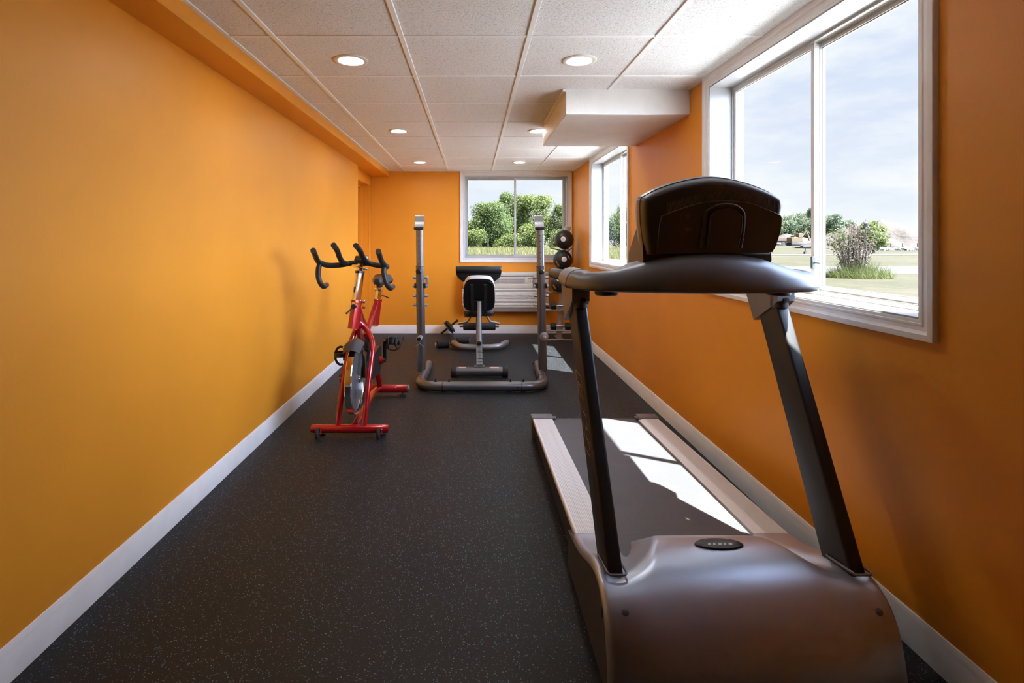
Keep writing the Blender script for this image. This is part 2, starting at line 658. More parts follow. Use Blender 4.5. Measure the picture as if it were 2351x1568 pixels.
def thing(name, loc, label, cat, group=None):
    o = bpy.data.objects.new(name, None)
    o.empty_display_size = 0.1
    COL.objects.link(o)
    o.location = loc
    o['label'] = label
    o['category'] = cat
    if group:
        o['group'] = group
    return o


def tag(o, label, cat, group=None, kind=None):
    o['label'] = label
    o['category'] = cat
    if group:
        o['group'] = group
    if kind:
        o['kind'] = kind
    return o


def struct(mb, name, mat, parent=None, label=None):
    o = mb.build(name, mat, parent)
    if parent is None:
        o['kind'] = 'structure'
        if label:
            o['label'] = label
    return o


def children(o):
    return [c for c in bpy.data.objects if c.parent is o]


def dup(o, parent=None):
    """copy of a thing with copies of its parts and sub-parts"""
    c = o.copy()
    COL.objects.link(c)
    c.parent = parent
    for ch_ in children(o):
        dup(ch_, c)
    return c

# ------------------------------------------------------------------ the room
XL, XR, YF, ZC, YB = -1.362, 1.398, 7.36, 2.266, -4.6
XO, YO = 1.60, 7.57          # outer faces of the right and far walls

struct(MB().box((-1.75, YB, -0.06), (XR + 0.02, YF + 0.02, 0.0)), 'floor', 'rubber_floor', label='black rubber floor with pale blue flecks')
struct(MB().box((-1.75, YB, ZC), (XR + 0.02, YF + 0.02, ZC + 0.05)), 'ceiling', 'ceiling_tile', label='white suspended ceiling of pitted mineral tiles')

# exposed tee grid, one piece with the hung ceiling
g = MB()
xs_grid = [0.268 + 0.61 * k for k in (-2, -1, 0, 1)]
ys_grid = [2.511 + 0.61 * k for k in range(-11, 9)]
for x in xs_grid:
    y1 = YF if x < 0.6 or x > 1.39 else YF
    g.box((x - 0.0125, YB, ZC - 0.006), (x + 0.0125, y1, ZC + 0.002), 0.0015, 1)
for y in ys_grid:
    if y < YF - 0.02:
        g.box((-1.18, y - 0.0115, ZC - 0.0045), (XR, y + 0.0115, ZC + 0.002), 0.0015, 1)
g.box((-1.18, YB, ZC - 0.006), (-1.157, YF, ZC + 0.002))
g.box((XR - 0.02, YB, ZC - 0.006), (XR, YF, ZC + 0.002))
g.box((-1.18, YF - 0.02, ZC - 0.006), (XR, YF, ZC + 0.002))
struct(g, 'trim_1', 'tee_bar', label='white tee grid of the suspended ceiling')

struct(MB().box((-1.44, YB, 0), (XL, 6.24, ZC)), 'wall_left', 'orange_paint', label='long orange wall on the left')
struct(MB().box((-1.75, YB - 0.1, 0), (XO, YB, ZC)), 'wall_near', 'orange_paint')
# soffit running along the left wall
struct(MB().box((-1.75, YB, 2.186), (-1.18, YF, ZC + 0.01)), 'soffit', 'orange_paint', label='orange boxed soffit along the top of the left wall')


def wall_with_holes(axis_lo, axis_hi, holes, z1, put):
    """boxes that leave rectangular openings; put(u0,u1,z0,z1) adds one"""
    u = axis_lo
    for (a, b_, z0, zt) in holes:
        put(u, a, 0, z1)
        put(a, b_, 0, z0)
        put(a, b_, zt, z1)
        u = b_
    put(u, axis_hi, 0, z1)


W1 = (1.645, 3.112, 1.044, 2.198)
W2 = (4.765, 6.20, 1.044, 2.198)
W3 = (-0.117, 1.317, 1.050, 2.198)
LINT = 0.058

mb = MB()
wall_with_holes(YB, YF + 0.05, [W1, W2], ZC + 0.02, lambda a, b_, z0, z1: mb.box((XR, a, z0), (XR + 0.10, b_, z1)))
struct(mb, 'wall_right', 'orange_paint', label='orange wall on the right with two windows')
mb = MB()
wall_with_holes(YB, YO, [W1, W2], 2.9, lambda a, b_, z0, z1: mb.box((XR + 0.10, a, z0 - (0.3 if z0 == 0 else 0)), (XO, b_, z1)))
struct(mb, 'wall_outer_right', 'cream_brick')
mb = MB()
wall_with_holes(-1.75, XR, [W3], ZC + 0.02, lambda a, b_, z0, z1: mb.box((a, YF, z0), (b_, YF + 0.10, z1)))
struct(mb, 'wall_far', 'orange_paint', label='orange far wall with a window')
mb = MB()
wall_with_holes(-1.75, XR + 0.10, [W3], 2.9, lambda a, b_, z0, z1: mb.box((a, YF + 0.10, z0 - (0.3 if z0 == 0 else 0)), (b_, YO, z1)))
struct(mb, 'wall_outer_far', 'cream_brick')
struct(MB().box((-1.75, YB - 0.1, 2.9), (XO, YO, 3.0)), 'roof', 'concrete')

# recess at the far left with its door
mb = MB()
mb.box((-1.75, 6.24, 0), (-1.44, 6.36, 2.19))
mb.box((-1.75, 7.262, 0), (-1.44, YF, 2.19))
mb.box((-1.75, 6.36, 2.053), (-1.44, 7.262, 2.19))
mb.box((-1.75, YB, 0), (-1.74, 6.24, 2.19))
struct(mb, 'wall_recess', 'orange_paint')
mb = MB()
mb.box((-1.62, 6.37, 0.005), (-1.58, 7.25, 2.035))
door = struct(mb, 'door_1', 'orange_trim', label='orange painted door in the recess at the far left')
mb = MB()
mb.box((-1.575, 7.232, 0.0), (-1.535, 7.2615, 2.053)).box((-1.575, 6.361, 2.02), (-1.535, 7.232, 2.0525))
mb.build('door_stop', 'orange_trim', door)
mb = MB()
mb.box((-1.4395, 7.262, 0.0), (-1.426, 7.345, 2.138), 0.003, 1).box((-1.4395, 6.36, 2.053), (-1.426, 7.262, 2.138), 0.003, 1)
mb.build('door_casing', 'orange_trim', door)

# baseboards
BB = [(0, 0), (0.013, 0), (0.013, 0.082), (0.011, 0.086), (0.011, 0.092), (0.007, 0.104), (0.004, 0.111), (0, 0.112)]
struct(MB().prism(BB, YB, 6.24, lambda u, v, d: V(XL + u, d, v)), 'baseboard_left', 'white_trim', label='white baseboard along the left wall')
struct(MB().prism(BB, YB, YF, lambda u, v, d: V(XR - u, d, v)).box((XR - 0.0132, 4.03, 0.0), (XR - 0.002, 4.033, 0.09)), 'baseboard_right', 'white_trim', label='white baseboard along the right wall')
struct(MB().prism(BB, -1.44, XR - 0.013, lambda u, v, d: V(d, YF - u, v)), 'baseboard_far', 'white_trim', label='white baseboard along the far wall')

# boxed duct under the ceiling
mb = MB().box((0.597, 3.393, 2.101), (XR, 4.53, ZC + 0.005), 0.004, 1)
bulk = struct(mb, 'bulkhead', 'plaster', label='white plastered duct box hung under the ceiling')
MB().box((0.578, 3.385, ZC - 0.018), (0.597, 4.30, ZC - 0.001), 0.001, 1).build('edge_strip', 'tee_bar', bulk)


# ------------------------------------------------------------------ windows
def ring(mbd, P, u0, u1, z0, z1, wd, d0, d1):
    """rectangular frame of bar width wd between depths d0 and d1"""
    loops = []
    for d, k in ((d0, 0), (d0, wd), (d1, wd), (d1, 0)):
        loops.append([P(u0 + k, z0 + k, d), P(u1 - k, z0 + k, d), P(u1 - k, z1 - k, d), P(u0 + k, z1 - k, d)])
    vs = [p for lp in loops for p in lp]
    fs = []
    for i in range(4):
        i2 = (i + 1) % 4
        for j in range(4):
            j2 = (j + 1) % 4
            fs.append((i * 4 + j, i * 4 + j2, i2 * 4 + j2, i2 * 4 + j))
    mbd.add(vs, fs)


CAS = [(0.0, -0.004), (0.0, 0.0075), (0.004, 0.0085), (0.011, 0.0085), (0.0125, 0.012), (0.018, 0.012), (0.022, 0.0095),
       (0.034, 0.0115), (0.042, 0.0165), (0.0435, 0.019), (0.052, 0.0195), (0.062, 0.019), (0.0635, 0.0165), (0.0635, -0.004)]


def window(idx, W, P, label, sill_lit):
    u0, u1, z0, z1 = W
    root = bpy.data.objects.new('window_%d' % idx, None)
    COL.objects.link(root)
    root.location = P((u0 + u1) / 2, z0, 0.1)
    root['kind'] = 'structure'
    root['label'] = label
    # moulded casing
    mb = MB()
    loops = []
    for o, t_ in CAS:
        loops.append([P(u0 - o, z0 - o, -t_), P(u1 + o, z0 - o, -t_), P(u1 + o, z1 + o, -t_), P(u0 - o, z1 + o, -t_)])
    mb.loft(loops, caps=False)
    mb.build('window_casing', 'casing_white', root, angle=20)
    # reveal boards and sill
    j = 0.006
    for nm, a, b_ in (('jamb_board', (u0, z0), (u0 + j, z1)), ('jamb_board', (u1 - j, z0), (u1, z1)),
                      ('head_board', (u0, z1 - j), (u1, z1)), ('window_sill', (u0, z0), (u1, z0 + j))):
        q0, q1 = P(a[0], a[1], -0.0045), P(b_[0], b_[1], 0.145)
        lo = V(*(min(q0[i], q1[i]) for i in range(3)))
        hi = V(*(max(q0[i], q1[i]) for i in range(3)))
        MB().box(lo, hi, 0.0015, 1).build(nm, 'dimmed_board', root)
    # fixed frame
    mb = MB()
    ring(mb, P, u0 + j, u1 - j, z0 + j, z1 - j, 0.012, 0.125, 0.192)
    ring(mb, P, u0 + j + 0.009, u1 - j - 0.009, z0 + j + 0.009, z1 - j - 0.009, 0.008, 0.1585, 0.1615)
    mb.build('window_frame', 'aluminium', root)
    # two sliding sashes
    um = (u0 + u1) / 2
    a0, a1 = u0 + j + 0.012, u1 - j - 0.012
    b0, b1 = z0 + j + 0.012, z1 - j - 0.012
    for k, (s0, s1, d) in enumerate(((a0, um + 0.012, 0.164), (um - 0.012, a1, 0.134))):
        mb = MB()
        ring(mb, P, s0, s1, b0, b1, 0.022, d, d + 0.022)
        ring(mb, P, s0 + 0.022, s1 - 0.022, b0 + 0.022, b1 - 0.022, 0.004, d + 0.007, d + 0.015)
        sh = mb.build('sash', 'aluminium' if k == 0 else 'aluminium_white', root)
        q0, q1 = P(s0 + 0.020, b0 + 0.020, d + 0.009), P(s1 - 0.020, b1 - 0.020, d + 0.013)
        lo = V(*(min(q0[i], q1[i]) for i in range(3)))
        hi = V(*(max(q0[i], q1[i]) for i in range(3)))
        MB().box(lo, hi).build('window_pane', 'glass', sh)
    return root, um


P_right = lambda u, z, d: V(XR + d, u, z)
P_far = lambda u, z, d: V(u, YF + d, z)
w1, um1 = window(1, W1, P_right, 'large sliding window beside the treadmill', True)
w2, um2 = window(2, W2, P_right, 'sliding window on the right wall beyond the duct box', True)
w3, um3 = window(3, W3, P_far, 'sliding window in the far wall above the air conditioner', False)
# latches on the meeting stiles
mb = MB()
mb.box((XR + 0.122, um1 - 0.017, 1.163), (XR + 0.138, um1 - 0.003, 1.219), 0.002, 1)
mb.box((XR + 0.128, um1 - 0.055, 1.188), (XR + 0.133, um1 - 0.010, 1.193), 0.001, 1)
mb.build('sash_latch', 'latch_dark', w1)
mb = MB()
mb.sweep([V(0.575, YF + 0.128, 1.068), V(0.605, YF + 0.118, 1.085), V(0.632, YF + 0.118, 1.115)], rrect(0.022, 0.008, 0.002), up=(0, 1, 0))
mb.build('sash_handle', 'aluminium_white', w3)

# ------------------------------------------------------------------ recessed downlights
rows = [(2.85, 'nearest'), (4.68, 'middle'), (6.54, 'farthest')]
proto = None
for yy, rn in rows:
    for xx, sn in ((-0.66, 'left'), (0.575, 'right')):
        lab = {('nearest', 'left'): 'big lit recessed downlight nearest the camera on the left',
               ('nearest', 'right'): 'big lit recessed downlight nearest the camera in front of the duct box',
               ('middle', 'left'): 'lit recessed downlight on the left, second from the camera',
               ('middle', 'right'): 'lit recessed downlight half hidden behind the duct box',
               ('farthest', 'left'): 'small lit recessed downlight near the far wall, on the left',
               ('farthest', 'right'): 'small lit recessed downlight in front of the far window'}[(rn, sn)]
        if proto is None:
            proto = thing('ceiling_downlight', (xx, yy, ZC), lab, 'ceiling light', 'recessed ceiling downlights')
            I4 = Matrix.Translation(V(xx, yy, ZC))
            MB().lathe([(0.092, 0.0), (0.092, -0.004), (0.088, -0.0065), (0.074, -0.0075), (0.068, -0.006), (0.0655, -0.001)], I4, 40).build('trim_ring', 'lamp_trim', proto)
            MB().lathe([(0.066, -0.0015), (0.062, -0.0030), (0.050, -0.0038), (0.03, -0.0042), (0.0005, -0.0044)], I4, 40).build('lamp_lens', 'lamp_lens', proto)
        else:
            o = dup(proto)
            o.location = (xx, yy, ZC)
            o['label'] = lab

# ------------------------------------------------------------------ air conditioner under the far window
ac = thing('air_conditioner', (0.45, 7.30, 0.316), 'cream through-wall air conditioner under the far window', 'air conditioner')
mb = MB()
X0, X1, YA = -0.132, 1.035, 7.22
mb.box((X0, YA + 0.004, 0.376), (X1, YF - 0.001, 0.80), 0.006)
mb.box((X0, YA - 0.012, 0.806), (X1, YF - 0.001, 0.859), 0.008)
mb.box((X0, YA - 0.004, 0.633), (X1, YA + 0.02, 0.704), 0.006)
mb.box((X0, YA - 0.002, 0.376), (X1, YA + 0.02, 0.402), 0.004)
mb.box((0.706, YA - 0.004, 0.70), (0.756, YA + 0.02, 0.80), 0.004)
mb.box((0.945, YA - 0.002, 0.376), (X1, YA + 0.02, 0.81), 0.004)
mb.build('cabinet', 'ac_cream', ac)
mb = MB()
for k in range(12):
    z = 0.412 + k * 0.0187
    mb.obox((0.40, YA + 0.004, z), (1.09, 0.020, 0.0105), Matrix.Rotation(math.radians(-18), 3, 'X'), 0.002, 1)
mb.build('louver_panel', 'ac_white', ac)
MB().box((X0 + 0.012, YA - 0.001, 0.706), (0.705, YA + 0.003, 0.772)).build('grille_backing', 'ac_grey', ac)
mb = MB()
for k in range(6):
    mb.box((X0 + 0.02 + k * 0.12, YA - 0.003, 0.704), (X0 + 0.026 + k * 0.12, YA + 0.002, 0.774))
for k in range(3):
    mb.box((X0 + 0.012, YA - 0.003, 0.722 + k * 0.019), (0.705, YA + 0.002, 0.727 + k * 0.019))
mb.build('outlet_grille', 'ac_white', ac)
MB().box((0.757, YA - 0.001, 0.707), (0.944, YA + 0.003, 0.776)).build('control_panel', 'ac_cream', ac)
mb = MB()
mb.box((0.757, YA - 0.002, 0.768), (0.944, YA + 0.001, 0.779))
for k in range(3):
    mb.box((0.775 + k * 0.03, YA - 0.003, 0.722), (0.79 + k * 0.03, YA - 0.0005, 0.745))
mb.cyl((0.905, YA - 0.012, 0.735), (0.905, YA, 0.735), 0.016)
mb.build('control_knob', 'ac_grey', ac)
MB().box((X0 + 0.006, YA + 0.012, 0.316), (X1 - 0.006, YF - 0.001, 0.376), 0.003).build('base_grille', 'ac_grey', ac)

# ------------------------------------------------------------------ treadmill
CX = 0.785
tm = thing('treadmill', (CX, 2.42, 0), 'large bronze and black treadmill standing nearest the camera under the big window', 'treadmill')


def zr(Y):
    return 0.150 + (3.40 - Y) * 0.0289


# belt and deck
MB().prism([(3.42, zr(3.42) - 0.012), (1.80, zr(1.8) - 0.012), (1.80, zr(1.8) - 0.03), (3.42, zr(3.42) - 0.03)],
           0.503, 1.050, lambda u, v, d: V(d, u, v)).build('running_belt', 'belt', tm)
mb = MB()
mb.tube([V(0.515, 3.405, zr(3.4) - 0.036), V(1.055, 3.405, zr(3.4) - 0.036)], 0.024, 18)
mb.build('rear_roller', 'black_plastic', tm)
mb = MB()
for x0, x1 in ((0.396, 0.50), (1.066, 1.174)):
    mb.prism([(3.40, zr(3.40) - 0.012), (1.86, zr(1.86) - 0.012), (1.86, 0.03), (3.40, 0.03)], x0, x1, lambda u, v, d: V(d, u, v))
mb.box((0.45, 2.2, 0.04), (1.12, 2.28, 0.11)).box((0.45, 3.1, 0.04), (1.12, 3.18, 0.11))
mb.build('deck_frame', 'black_plastic', tm)


def rail_section(x0, x1, lit_lip):
    pts = [(x0, -0.020), (x0, -0.004), (x0 + 0.004, 0.0)]
    n = 15
    lo, hi = x0 + 0.008, x1 - 0.012
    for k in range(n):
        a = lo + (hi - lo) * k / n
        st = (hi - lo) / n
        deep = 0.0032 if k in (4, 10) else 0.0018
        pts += [(a, 0.0), (a + st * 0.55, 0.0), (a + st * 0.62, -deep), (a + st * 0.92, -deep)]
    pts += [(hi, 0.0), (x1 - 0.004, 0.0), (x1, -0.004), (x1, -0.020)]
    return pts


for x0, x1 in ((0.383, 0.509), (1.096, 1.187)):
    sec = rail_section(x0, x1, False)
    mb = MB()
    mb.prism([(a, c) for a, c in sec], 0, 1, lambda u, v, d: V(u, lerp(3.385, 1.88, d), zr(lerp(3.385, 1.88, d)) + v))
    mb.build('side_rail', 'rail_silver', tm, angle=15)
MB().prism([(3.385, zr(3.385) - 0.001), (1.88, zr(1.88) - 0.001), (1.88, zr(1.88) - 0.018), (3.385, zr(3.385) - 0.018)],
           0, 1, lambda u, v, d: V(lerp(1.062, 1.0955, d), u, v + 0.0015 - 0.010 * (1 - d))).build('rail_lip', 'rail_silver', tm)
# rear end caps
for x0, x1, sg in ((0.377, 0.515, 1), (1.064, 1.193, -1)):
    mb = MB()
    mb.box((x0, 3.375, 0.015), (x1, 3.455, zr(3.4) + 0.007), 0.005)
    tab = x1 if sg > 0 else x0
    mb.box((min(tab, tab + 0.02 * sg), 3.385, zr(3.4) - 0.006), (max(tab, tab + 0.02 * sg), 3.42, zr(3.4) + 0.003), 0.002, 1)
    for k in (0.3, 0.75):
        xx = lerp(x0, x1, k)
        mb.box((xx - 0.0015, 3.38, zr(3.4) + 0.005), (xx + 0.0015, 3.45, zr(3.4) + 0.0085))
    mb.build('rear_cap', 'cap_grey', tm)

# motor hood
SH = [(1.992, 0.170), (1.985, 0.190), (1.93, 0.200), (1.86, 0.216), (1.78, 0.244), (1.70, 0.274), (1.63, 0.293), (1.58, 0.296),
      (1.535, 0.282), (1.495, 0.248), (1.465, 0.196), (1.447, 0.130), (1.438, 0.080), (1.434, 0.022)]
CE = [(1.835, 0.215), (1.822, 0.262), (1.80, 0.283), (1.76, 0.300), (1.71, 0.310), (1.66, 0.311), (1.61, 0.303), (1.565, 0.286),
      (1.52, 0.258), (1.48, 0.220), (1.447, 0.172), (1.425, 0.122), (1.413, 0.075), (1.408, 0.022)]
NS = 60
shp = spline([V(0, y, z) for y, z in SH], 6)
cep = spline([V(0, y, z) for y, z in CE], 6)


def on(poly, s):
    f_ = s * (len(poly) - 1)
    i = min(int(f_), len(poly) - 2)
    return poly[i].lerp(poly[i + 1], f_ - i)


def sstep(a, b_, x):
    k = max(0.0, min(1.0, (x - a) / (b_ - a)))
    return k * k * (3 - 2 * k)


HX0, HX1 = 0.372, 1.198
R_E = 0.022
cols = []
for k in range(6):
    cols.append((HX0 + R_E * (1 - math.cos(math.pi / 2 * k / 5)), R_E * (1 - math.sin(math.pi / 2 * k / 5))))
nc = 150
for k in range(1, nc):
    cols.append((lerp(HX0 + R_E, HX1 - R_E, k / nc), 0.0))
for k in range(6):
    cols.append((HX1 - R_E * (1 - math.sin(math.pi / 2 * k / 5)), R_E * (1 - math.cos(math.pi / 2 * k / 5))))


def hood_point(x, s):
    a, c = on(shp, s), on(cep, s)
    hw = lerp(0.155, 0.265, sstep(0.0, 0.75, s))
    edge = lerp(0.055, 0.11, sstep(0.0, 0.9, s))
    wgt = 1 - sstep(hw, hw + edge, abs(x - CX))
    p = a.lerp(c, wgt)
    # groove between the bulge and the shoulders
    d = (abs(x - CX) - hw - edge * 1.15) / (edge * 0.62)
    p.z -= 0.030 * math.exp(-d * d) * (1 - sstep(0.25, 0.85, s)) * sstep(-0.05, 0.15, s)
    p.y -= 0.045 * math.exp(-d * d) * (1 - sstep(0.0, 0.5, s))
    return p


rows_h = []
for i in range(NS + 1):
    s = i / NS
    r = []
    for x, drop in cols:
        p = hood_point(x, s)
        if drop:
            p2, p1 = on(shp, min(1, s + 0.02)), on(shp, max(0, s - 0.02))
            tg = (p2 - p1).normalized()
            nrm = V(0, tg.z, -tg.y)
            p = p - nrm * drop if nrm.z > 0 or nrm.y < 0 else p + nrm * drop
        r.append(V(x, p.y, p.z))
    rows_h.append(r)
mb = MB().grid(rows_h)
hood = mb.build('motor_hood', 'hood_plastic', tm, angle=60)
# side covers below the hood edge
for x, sg in ((HX0, 1), (HX1, -1)):
    poly = [(p.y, p.z - 0.0) for p in shp]
    poly2 = []
    for i, p in enumerate(shp):
        tg = (shp[min(i + 1, len(shp) - 1)] - shp[max(i - 1, 0)]).normalized()
        nn = V(0, tg.z, -tg.y)
        if nn.z < 0 and nn.y > 0:
            nn = -nn
        q = p - nn * R_E
        poly2.append((q.y, max(q.z, 0.02)))
    poly2 = [(2.07, 0.155)] + [q for q in poly2 if q[0] < 2.03] + [(1.46, 0.02), (2.07, 0.02)]
    mb = MB().prism(poly2, x + 0.0005 * sg, x + 0.012 * sg, lambda u, v, d: V(d, u, v))
    mb.build('side_cover', 'side_cover', tm)
MB().box((HX0 - 0.002, 1.515, 0.205), (HX0 + 0.003, 1.53, 0.232), 0.001, 1).build('side_slot', 'black_plastic', tm)
# screw caps on the hood front
for x, s in ((0.431, 0.70), (1.150, 0.70)):
    p = hood_point(x, s)
    p2 = hood_point(x, s + 0.02)
    tg = (p2 - p)
    tg.x = 0
    tg.normalize()
    nrm = V(0, tg.z, -tg.y)
    if nrm.y > 0:
        nrm = -nrm
    q = V(x, p.y, p.z)
    mt = Matrix.Translation(q) @ nrm.to_track_quat('Z', 'Y').to_matrix().to_4x4()
    MB().lathe([(0.0098, -0.002), (0.0098, 0.0012), (0.007, 0.0026), (0.0003, 0.003)], mt, 20).build('screw_cap', 'bronze_plastic', tm)
# oval badge
bc_ = V(CX + 0.005, 1.694, 0.3115)
slope = Matrix.Rotation(math.radians(3), 4, 'X')
mt = Matrix.Translation(bc_) @ slope @ Matrix.Diagonal((1, 0.36, 1, 1))
bd = MB().lathe([(0.078, -0.004), (0.078, 0.003), (0.073, 0.0062), (0.05, 0.0078), (0.0005, 0.0082)], mt, 48).build('oval_badge', 'black_plastic', tm)
mb = MB()
topm = Matrix.Translation(bc_ + V(0.0, 0.012, 0.0072)) @ slope @ Matrix.Diagonal((1, 0.20, 1, 1))
mb.lathe([(0.044, -0.001), (0.044, 0.0006), (0.0005, 0.0012)], topm, 32)
for k, wd in enumerate((0.010, 0.008, 0.011, 0.009, 0.012)):
    x0 = bc_.x - 0.040 + k * 0.0165
    vs = [V(x0, bc_.y - 0.012, 0.3192), V(x0 + wd, bc_.y - 0.012, 0.3192), V(x0 + wd + 0.004, bc_.y - 0.002, 0.3199), V(x0 + 0.004, bc_.y - 0.002, 0.3199)]
    mb.add(vs + [p - V(0, 0, 0.002) for p in vs], [(0, 1, 2, 3), (7, 6, 5, 4), (0, 4, 5, 1), (1, 5, 6, 2), (2, 6, 7, 3), (3, 7, 4, 0)])
mb.build('badge_lettering', 'steel_grey', bd)

# uprights
AX0, AX1 = V(0, 1.575, 0.27), V(0, 2.0, 1.03)
adir = (AX1 - AX0).normalized()
aperp = V(0, adir.z, -adir.y)       # away from the camera, square to the post
UPD = 0.135


def upright(xb, xt):
    mb = MB()
    pts = []
    for s in (-0.12, 0.25, 0.5, 0.75, 1.06):
        c = AX0.lerp(AX1, s) + aperp * UPD / 2
        c.x = lerp(xb, xt, s)
        pts.append(c)
    sec = rrect(0.047, UPD, 0.009, 3)
    mb.sweep(pts, sec, up=tuple(aperp))
    return mb.build('upright', 'upright_black', tm)


ups = []
for xb, xt in ((0.430, 0.412), (1.160, 1.178)):
    ups.append(upright(xb, xt))
    # pale gasket round the foot
    mb = MB()
    c0 = AX0.lerp(AX1, -0.012)
    loop = []
    for a, c in rrect(0.056, UPD + 0.012, 0.012, 4):
        q = c0 + aperp * (UPD / 2 + c)
        zz_ = on(shp, 0.5).z
        loop.append(V(xb + a, q.y, 0))
    for q in loop:
        best = min((abs(on(shp, k / 60).y - q.y), on(shp, k / 60).z) for k in range(61))
        q.z = best[1] + 0.004
    mb.tube(loop, 0.0036, 8, closed=True)
    mb.build('foot_gasket', 'bronze_plastic', tm)
    # collar and screw at the top
    cc = V(xt, 2.005, 0)
    mb = MB()
    mb.lathe([(0.0285, 1.034), (0.0295, 1.038), (0.0295, 1.118)], Matrix.Translation(V(xt, 2.03, 0)) @ Matrix.Diagonal((1, 1.35, 1, 1)), 28)
    col = mb.build('upright_collar', 'gunmetal' if xb > 1 else 'side_cover', tm)
    MB().cyl((xt + 0.004, 1.986, 1.066), (xt + 0.004, 1.995, 1.066), 0.010, 14).cyl((xt + 0.004, 1.9835, 1.066), (xt + 0.004, 1.99, 1.066), 0.0045, 10).build('collar_screw', 'black_plastic', col)
    # moulded shroud behind the collar
    wl, wr = (0.374, 0.440) if xb < 1 else (1.150, 1.214)
    MB().prism([(2.235, 1.125), (2.215, 1.060), (2.160, 0.965), (2.125, 0.985), (2.02, 1.042), (1.99, 1.062), (1.985, 1.125)],
               wl, wr, lambda u, v, d: V(d, u, v)).build('upright_shroud', 'bronze_plastic', tm)

# outlined lettering up the outer face of the left upright
LOGO = [
    [(80, 65), (175, 180), (205, 470), (224, 600), (228, 735)],
    [(80, 65), (105, 245), (178, 335)],
    [(105, 288), (165, 360)],
    [(118, 305), (150, 620), (166, 690), (172, 790), (182, 900), (212, 950), (235, 1150), (200, 1092), (226, 1315), (327, 1492),
     (298, 1245), (262, 1185), (243, 995), (275, 1052), (248, 822), (206, 745), (195, 690)],
    [(147, 370), (164, 530)], [(172, 370), (190, 545)],
]
mb = MB()
for ln in LOGO:
    pts = []
    for cx_, cy_ in ln:
        px, py = 1310 + cx_ / 7.133, 840 + cy_ / 7.133
        xface = 0.396
        for _ in range(3):
            Y = F_PX * xface / (px - VX)
            z = CAM_H - (py - VY) * Y / F_PX
            s = (z - 0.27) / 0.76
            xface = lerp(0.430, 0.412, s) - 0.0252
        pts.append(V(xface, Y, z))
    for p, q in zip(pts, pts[1:]):
        if (q - p).length > 1e-4:
            mb.sweep([p, q], rrect(0.0017, 0.0012, 0.0003, 1), up=(1, 0, 0))
mb.build('outlined_lettering', 'gold_line', ups[0])

# console dash: swept boomerang
PLAN = [(-0.430, 2.23), (-0.438, 2.12), (-0.446, 2.0), (-0.446, 1.90), (-0.408, 1.812), (-0.340, 1.745), (-0.22, 1.702), (-0.1, 1.685), (0, 1.68),
        (0.1, 1.685), (0.22, 1.702), (0.340, 1.745), (0.408, 1.812), (0.446, 1.90), (0.446, 2.0), (0.438, 2.12), (0.430, 2.23)]
plan = spline([V(CX + a, y, 0) for a, y in PLAN], 6)


def dash_loop(i, lo_z, k0=0.0, k1=1.0, top=False):
    p = plan[i]
    tg = (plan[min(i + 1, len(plan) - 1)] - plan[max(i - 1, 0)]).normalized()
    nin = V(-tg.y, tg.x, 0)
    u = abs(p.x - CX)
    uu = u if p.y < 1.85 else 0.37 + (p.y - 1.85) * 0.12
    h = interp(uu, [0, 0.10, 0.185, 0.26, 0.31, 0.37, 0.42], [0.128, 0.124, 0.110, 0.090, 0.077, 0.065, 0.060])
    dep = interp(uu, [0, 0.2, 0.30, 0.37, 0.42], [0.23, 0.20, 0.12, 0.075, 0.075])
    zb = 1.1185
    prof = [(0.030, 0.0), (0.010, 0.001), (0.003, 0.006), (0.0, 0.016), (0.001, 0.30 * h), (0.006, 0.52 * h), (0.016, 0.72 * h), (0.030, 0.87 * h),
            (0.045, 0.955 * h), (0.060, h)]
    if dep < 0.1:
        prof = [(a * dep / 0.115, z) for a, z in prof]
    back = [(dep * 0.80, h * 1.02), (dep * 0.93, h * 0.93), (dep, h * 0.78), (dep, 0.012), (dep * 0.94, 0.0)]
    return [p + nin * a + V(0, 0, zb + z) for a, z in prof + back]


i_l = min(range(len(plan)), key=lambda i: (abs(plan[i].y - 1.915) + (10 if plan[i].x > CX else 0)))
i_r = len(plan) - 1 - i_l
mb = MB().loft([dash_loop(i, 0) for i in range(i_l, i_r + 1)])
mb.build('console_dash', 'bronze_plastic', tm, angle=50)
for a, b_ in ((0, i_l), (i_r, len(plan) - 1)):
    loops = []
    rng = list(range(a, b_ + 1))
    for i in rng:
        lp = dash_loop(i, 0)
        c = sum(lp, V(0, 0, 0)) / len(lp)
        e = (plan[i].y - 2.13) / 0.10
        sc_ = 1.06 if e < 0 else 1.06 * math.sqrt(max(0.10, 1 - e * e))
        loops.append([c + (p - c) * sc_ for p in lp])
    MB().loft(loops).build('handrail_arm', 'bronze_plastic', tm, angle=50)
    xg = plan[a].x if a == 0 else plan[b_].x
    sgn = 1 if a == 0 else -1
    gx = xg + 0.034 * sgn
    MB().cyl((gx, 2.18, 1.142), (gx + 0.0, 2.56, 1.133), 0.0245, 24, 0.010).build('handrail_grip', 'grip_foam', tm)
# upper shell between the dash and the display
loops = []
for k in range(7):
    s = k / 6
    lp = []
    for j in range(33):
        u = -0.29 + 0.58 * j / 32
        yf = 1.735 + (abs(u) / 0.29) ** 2.2 * 0.075 + s * 0.05
        zt = interp(abs(u), [0, 0.10, 0.2, 0.26, 0.33], [0.128, 0.124, 0.107, 0.080, 0.060])
        zz_ = 1.1185 + zt - 0.008 + s * 0.020 * (1 - (abs(u) / 0.29) ** 2)
        lp.append(V(CX + u, yf, zz_))
    loops.append(lp)
back_ = [V(p.x, p.y + 0.10, p.z - 0.01) for p in loops[-1]]
MB().grid(loops + [back_]).build('upper_shell', 'bronze_plastic', tm, angle=60)
